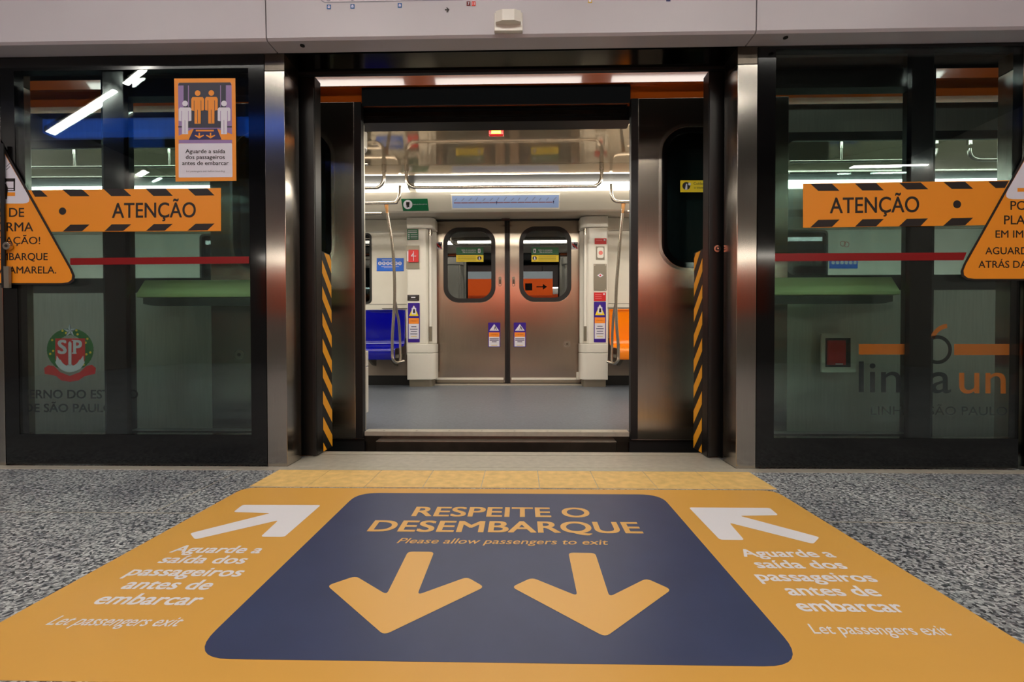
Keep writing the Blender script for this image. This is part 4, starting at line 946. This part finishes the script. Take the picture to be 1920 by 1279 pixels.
sticker('company_sticker', R4(1570, 446, 1600, 468), YW - .003, 'small white sticker with red looped mark seen through the line logo screen', 'sticker', white_panel, lambda t, Z: part(t, 'mark', lambda b: (Z.ring(b, 1580, 457, 4.2, 5.2, red_ink, .0026), Z.ring(b, 1587, 458.5, 4.2, 5.2, red_ink, .0026))))
for q, lab, n in ((R4(1115, 447, 1137, 458), 'red sticker above the grey call button plate', 1), (R4(1113.5, 548.5, 1136, 564.5), 'red sticker directly above the purple safety sign beside the orange seat', 3)):
    sticker('red_sticker', q, PY, lab, 'sticker', red_ink, lambda t, Z, q=q, n=n: part(t, 'print', lambda b: (Z.rect(b, q[1][0] - 5, q[0][1] + 1.5, q[1][0] - 2, q[0][1] + 4.5, sign_wh, .0026), lines(Z, b, q[0][0] + 2.5, q[1][0] - 8, [q[0][1] + 4 + 3.6 * i for i in range(n)], mat('pink_print', (240, 150, 150)), .0026, .6))))
t = sticker('intercom_button', R4(1117.5, 462, 1133.5, 487), PY, 'grey call button plate with pale oval button on the pillar beside the orange seat', 'button', grey_plate, None)
Z = photo_sheet(PY); part(t, 'bezel', lambda b: Z.plate(b, R4(1119.5, 464.5, 1131.5, 484), white_gloss, .002, .012, .02), 'pale oval bezel'); part(t, 'button', lambda b: Z.disc(b, 1126, 474.5, 4, mat('faded_red', (226, 120, 110)), .0125), 'faded red button')
t = sticker('steel_plate', R4(1113, 495, 1137.5, 545), PY, 'plain grey metal cover plate below the call button', 'plate', grey_plate, None)
part(t, 'logo', lambda b: (Z.poly(b, [(1119.5, 516.5), (1125.5, 513), (1131.5, 516.5), (1125.5, 520)], sign_wh, .0026), Z.disc(b, 1125.5, 516.5, 1.8, red_ink, .003, 12)), 'small white and red mark')
part(t, 'screw', lambda b: [Z.disc(b, x, y, .9, rail_steel, .003, 8) for x in (1115, 1135.5) for y in (497, 543)])
for x0, x1, lab in ((817.5, 829, 'small red hand sticker on the far door leaf nearer the blue seat'), (1071.5, 1083.5, 'small red hand sticker on the far door leaf with the round lock')):
    sticker('hand_sticker', R4(x0, 454, x1, 467.5), YIN - .0005, lab, 'sticker', sign_wh, lambda t, Z, x0=x0, x1=x1: part(t, 'print', lambda b: (Z.poly(b, [(x0 + 1, 456), (x0 + 4, 457), (x0 + 6, 454.5), (x0 + 8, 457), (x1 - .5, 456), (x1 - 2, 463), (x0 + 5, 465), (x0 + 2, 462)], sign_bk, .0026), Z.poly(b, [(x0 + .5, 458), (x0 + 2, 456.5), (x1 - .5, 465), (x1 - 2, 467)], red_ink, .003))))
YP = YIN - .0075 + .011          # just in front of the panes
for x0, lab, fx in ((855.5, 'left', 1), (996.5, 'right', 0)):
    w = 51
    def g(t, Z, x0=x0, fx=fx):
        px = x0 + (w - 8 if fx else 6); tx = (x0 + 10, x0 + w - 14) if fx else (x0 + 13, x0 + w - 12)
        part(t, 'pictogram', lambda b: (Z.rect(b, px - 2.4, 466.5, px + 2.4, 474.5, sign_wh, .0026, .008), Z.rect(b, px - .9, 468.5, px + .9, 473, green_ink, .003)), 'white door pictogram')
        part(t, 'lettering', lambda b: (Z.text(b, 'Saída de emergência', (tx[0], 470), (tx[1], 470), (0, -2.2), sign_wh, .0026, .01, 0, 1), Z.text(b, 'Siga as instruções', (tx[0] + 2, 473.6), (tx[1], 473.6), (0, -2.2), sign_wh, .0026, .01, 0, 1)), 'white words')
    sticker('exit_sticker', R4(x0, 464, x0 + w, 477.5), YP, 'green emergency exit sticker in the far door window nearer the %s seat' % ('blue' if fx else 'orange'), 'sticker', green_ink, g, r=.01)
    def y_(t, Z, x0=x0, fx=fx):
        px = x0 + (w - 7.5 if fx else 6); a, c = (x0 + 3, x0 + w - 14) if fx else (x0 + 13, x0 + w - 5)
        part(t, 'pictogram', lambda b: (Z.disc(b, px, 484.2, 3.9, sign_bk, .0026, 18), Z.poly(b, [(px - 1, 481.5), (px + .5, 481.5), (px + 1.8, 487), (px - 1.6, 487)], sign_wh, .003)), 'black disc pictogram')
        part(t, 'lettering', lambda b: lines(Z, b, a, c, (482, 485, 487.5), mat('olive_print', (120, 104, 10)), .0026, .9), 'dark lines of text')
    sticker('caution_sticker', R4(x0, 478.5, x0 + w, 491), YP, 'yellow caution sticker in the far door window nearer the %s seat' % ('blue' if fx else 'orange'), 'sticker', yellow_ink, y_)
def y2(t, Z):
    part(t, 'pictogram', lambda b: (Z.disc(b, 1286.5, 349, 7.4, sign_bk, .0026, 20), Z.poly(b, [(1284, 356), (1286, 345), (1288, 345), (1288.5, 356)], sign_wh, .003), Z.disc(b, 1292.5, 345.5, 2.6, sign_wh, .003, 12)), 'black disc pictogram')
    part(t, 'lettering', lambda b: (Z.text(b, 'Cuidado', (1300, 346.5), (1324, 346.5), (0, -4.6), mat('olive_print'), .0026, .012, 0, 2), Z.text(b, 'o trem', (1301, 354), (1318, 354), (0, -4.2), mat('olive_print'), .0026, .008, 0, 2)), 'dark words')
sticker('caution_sticker', R4(1275.5, 338.5, 1330, 360.5), YT + .0035, 'yellow caution sticker on the dark window of the open train door', 'sticker', yellow_ink, y2)

# reflected red box built as a solid on the car side, behind the right glass
Zr = photo_sheet(YT - .0); ze = Zr
t = thing('mirrored_red_box', 'solid stand-in for a reflected red box in a pale frame beside the line logo', 'emergency box', Zr.p(1570, 698))
b = MB(); Zr.plate(b, R4(1538, 626, 1602, 698), white_panel, .0, .012, .01); obj('frame', b, t, label='pale square frame')
b = MB(); Zr.plate(b, R4(1545, 634, 1592, 688), sign_bk, .012, .013); obj('recess', b, t)
b = MB(); Zr.plate(b, R4(1547, 638, 1580, 684), red_ink, .013, .03); obj('red_cover', b, t, bevel=.003, label='red cover')
b = MB(); Zr.rect(b, 1560, 681, 1574, 683, sign_wh, .031); obj('label_strip', b, t)
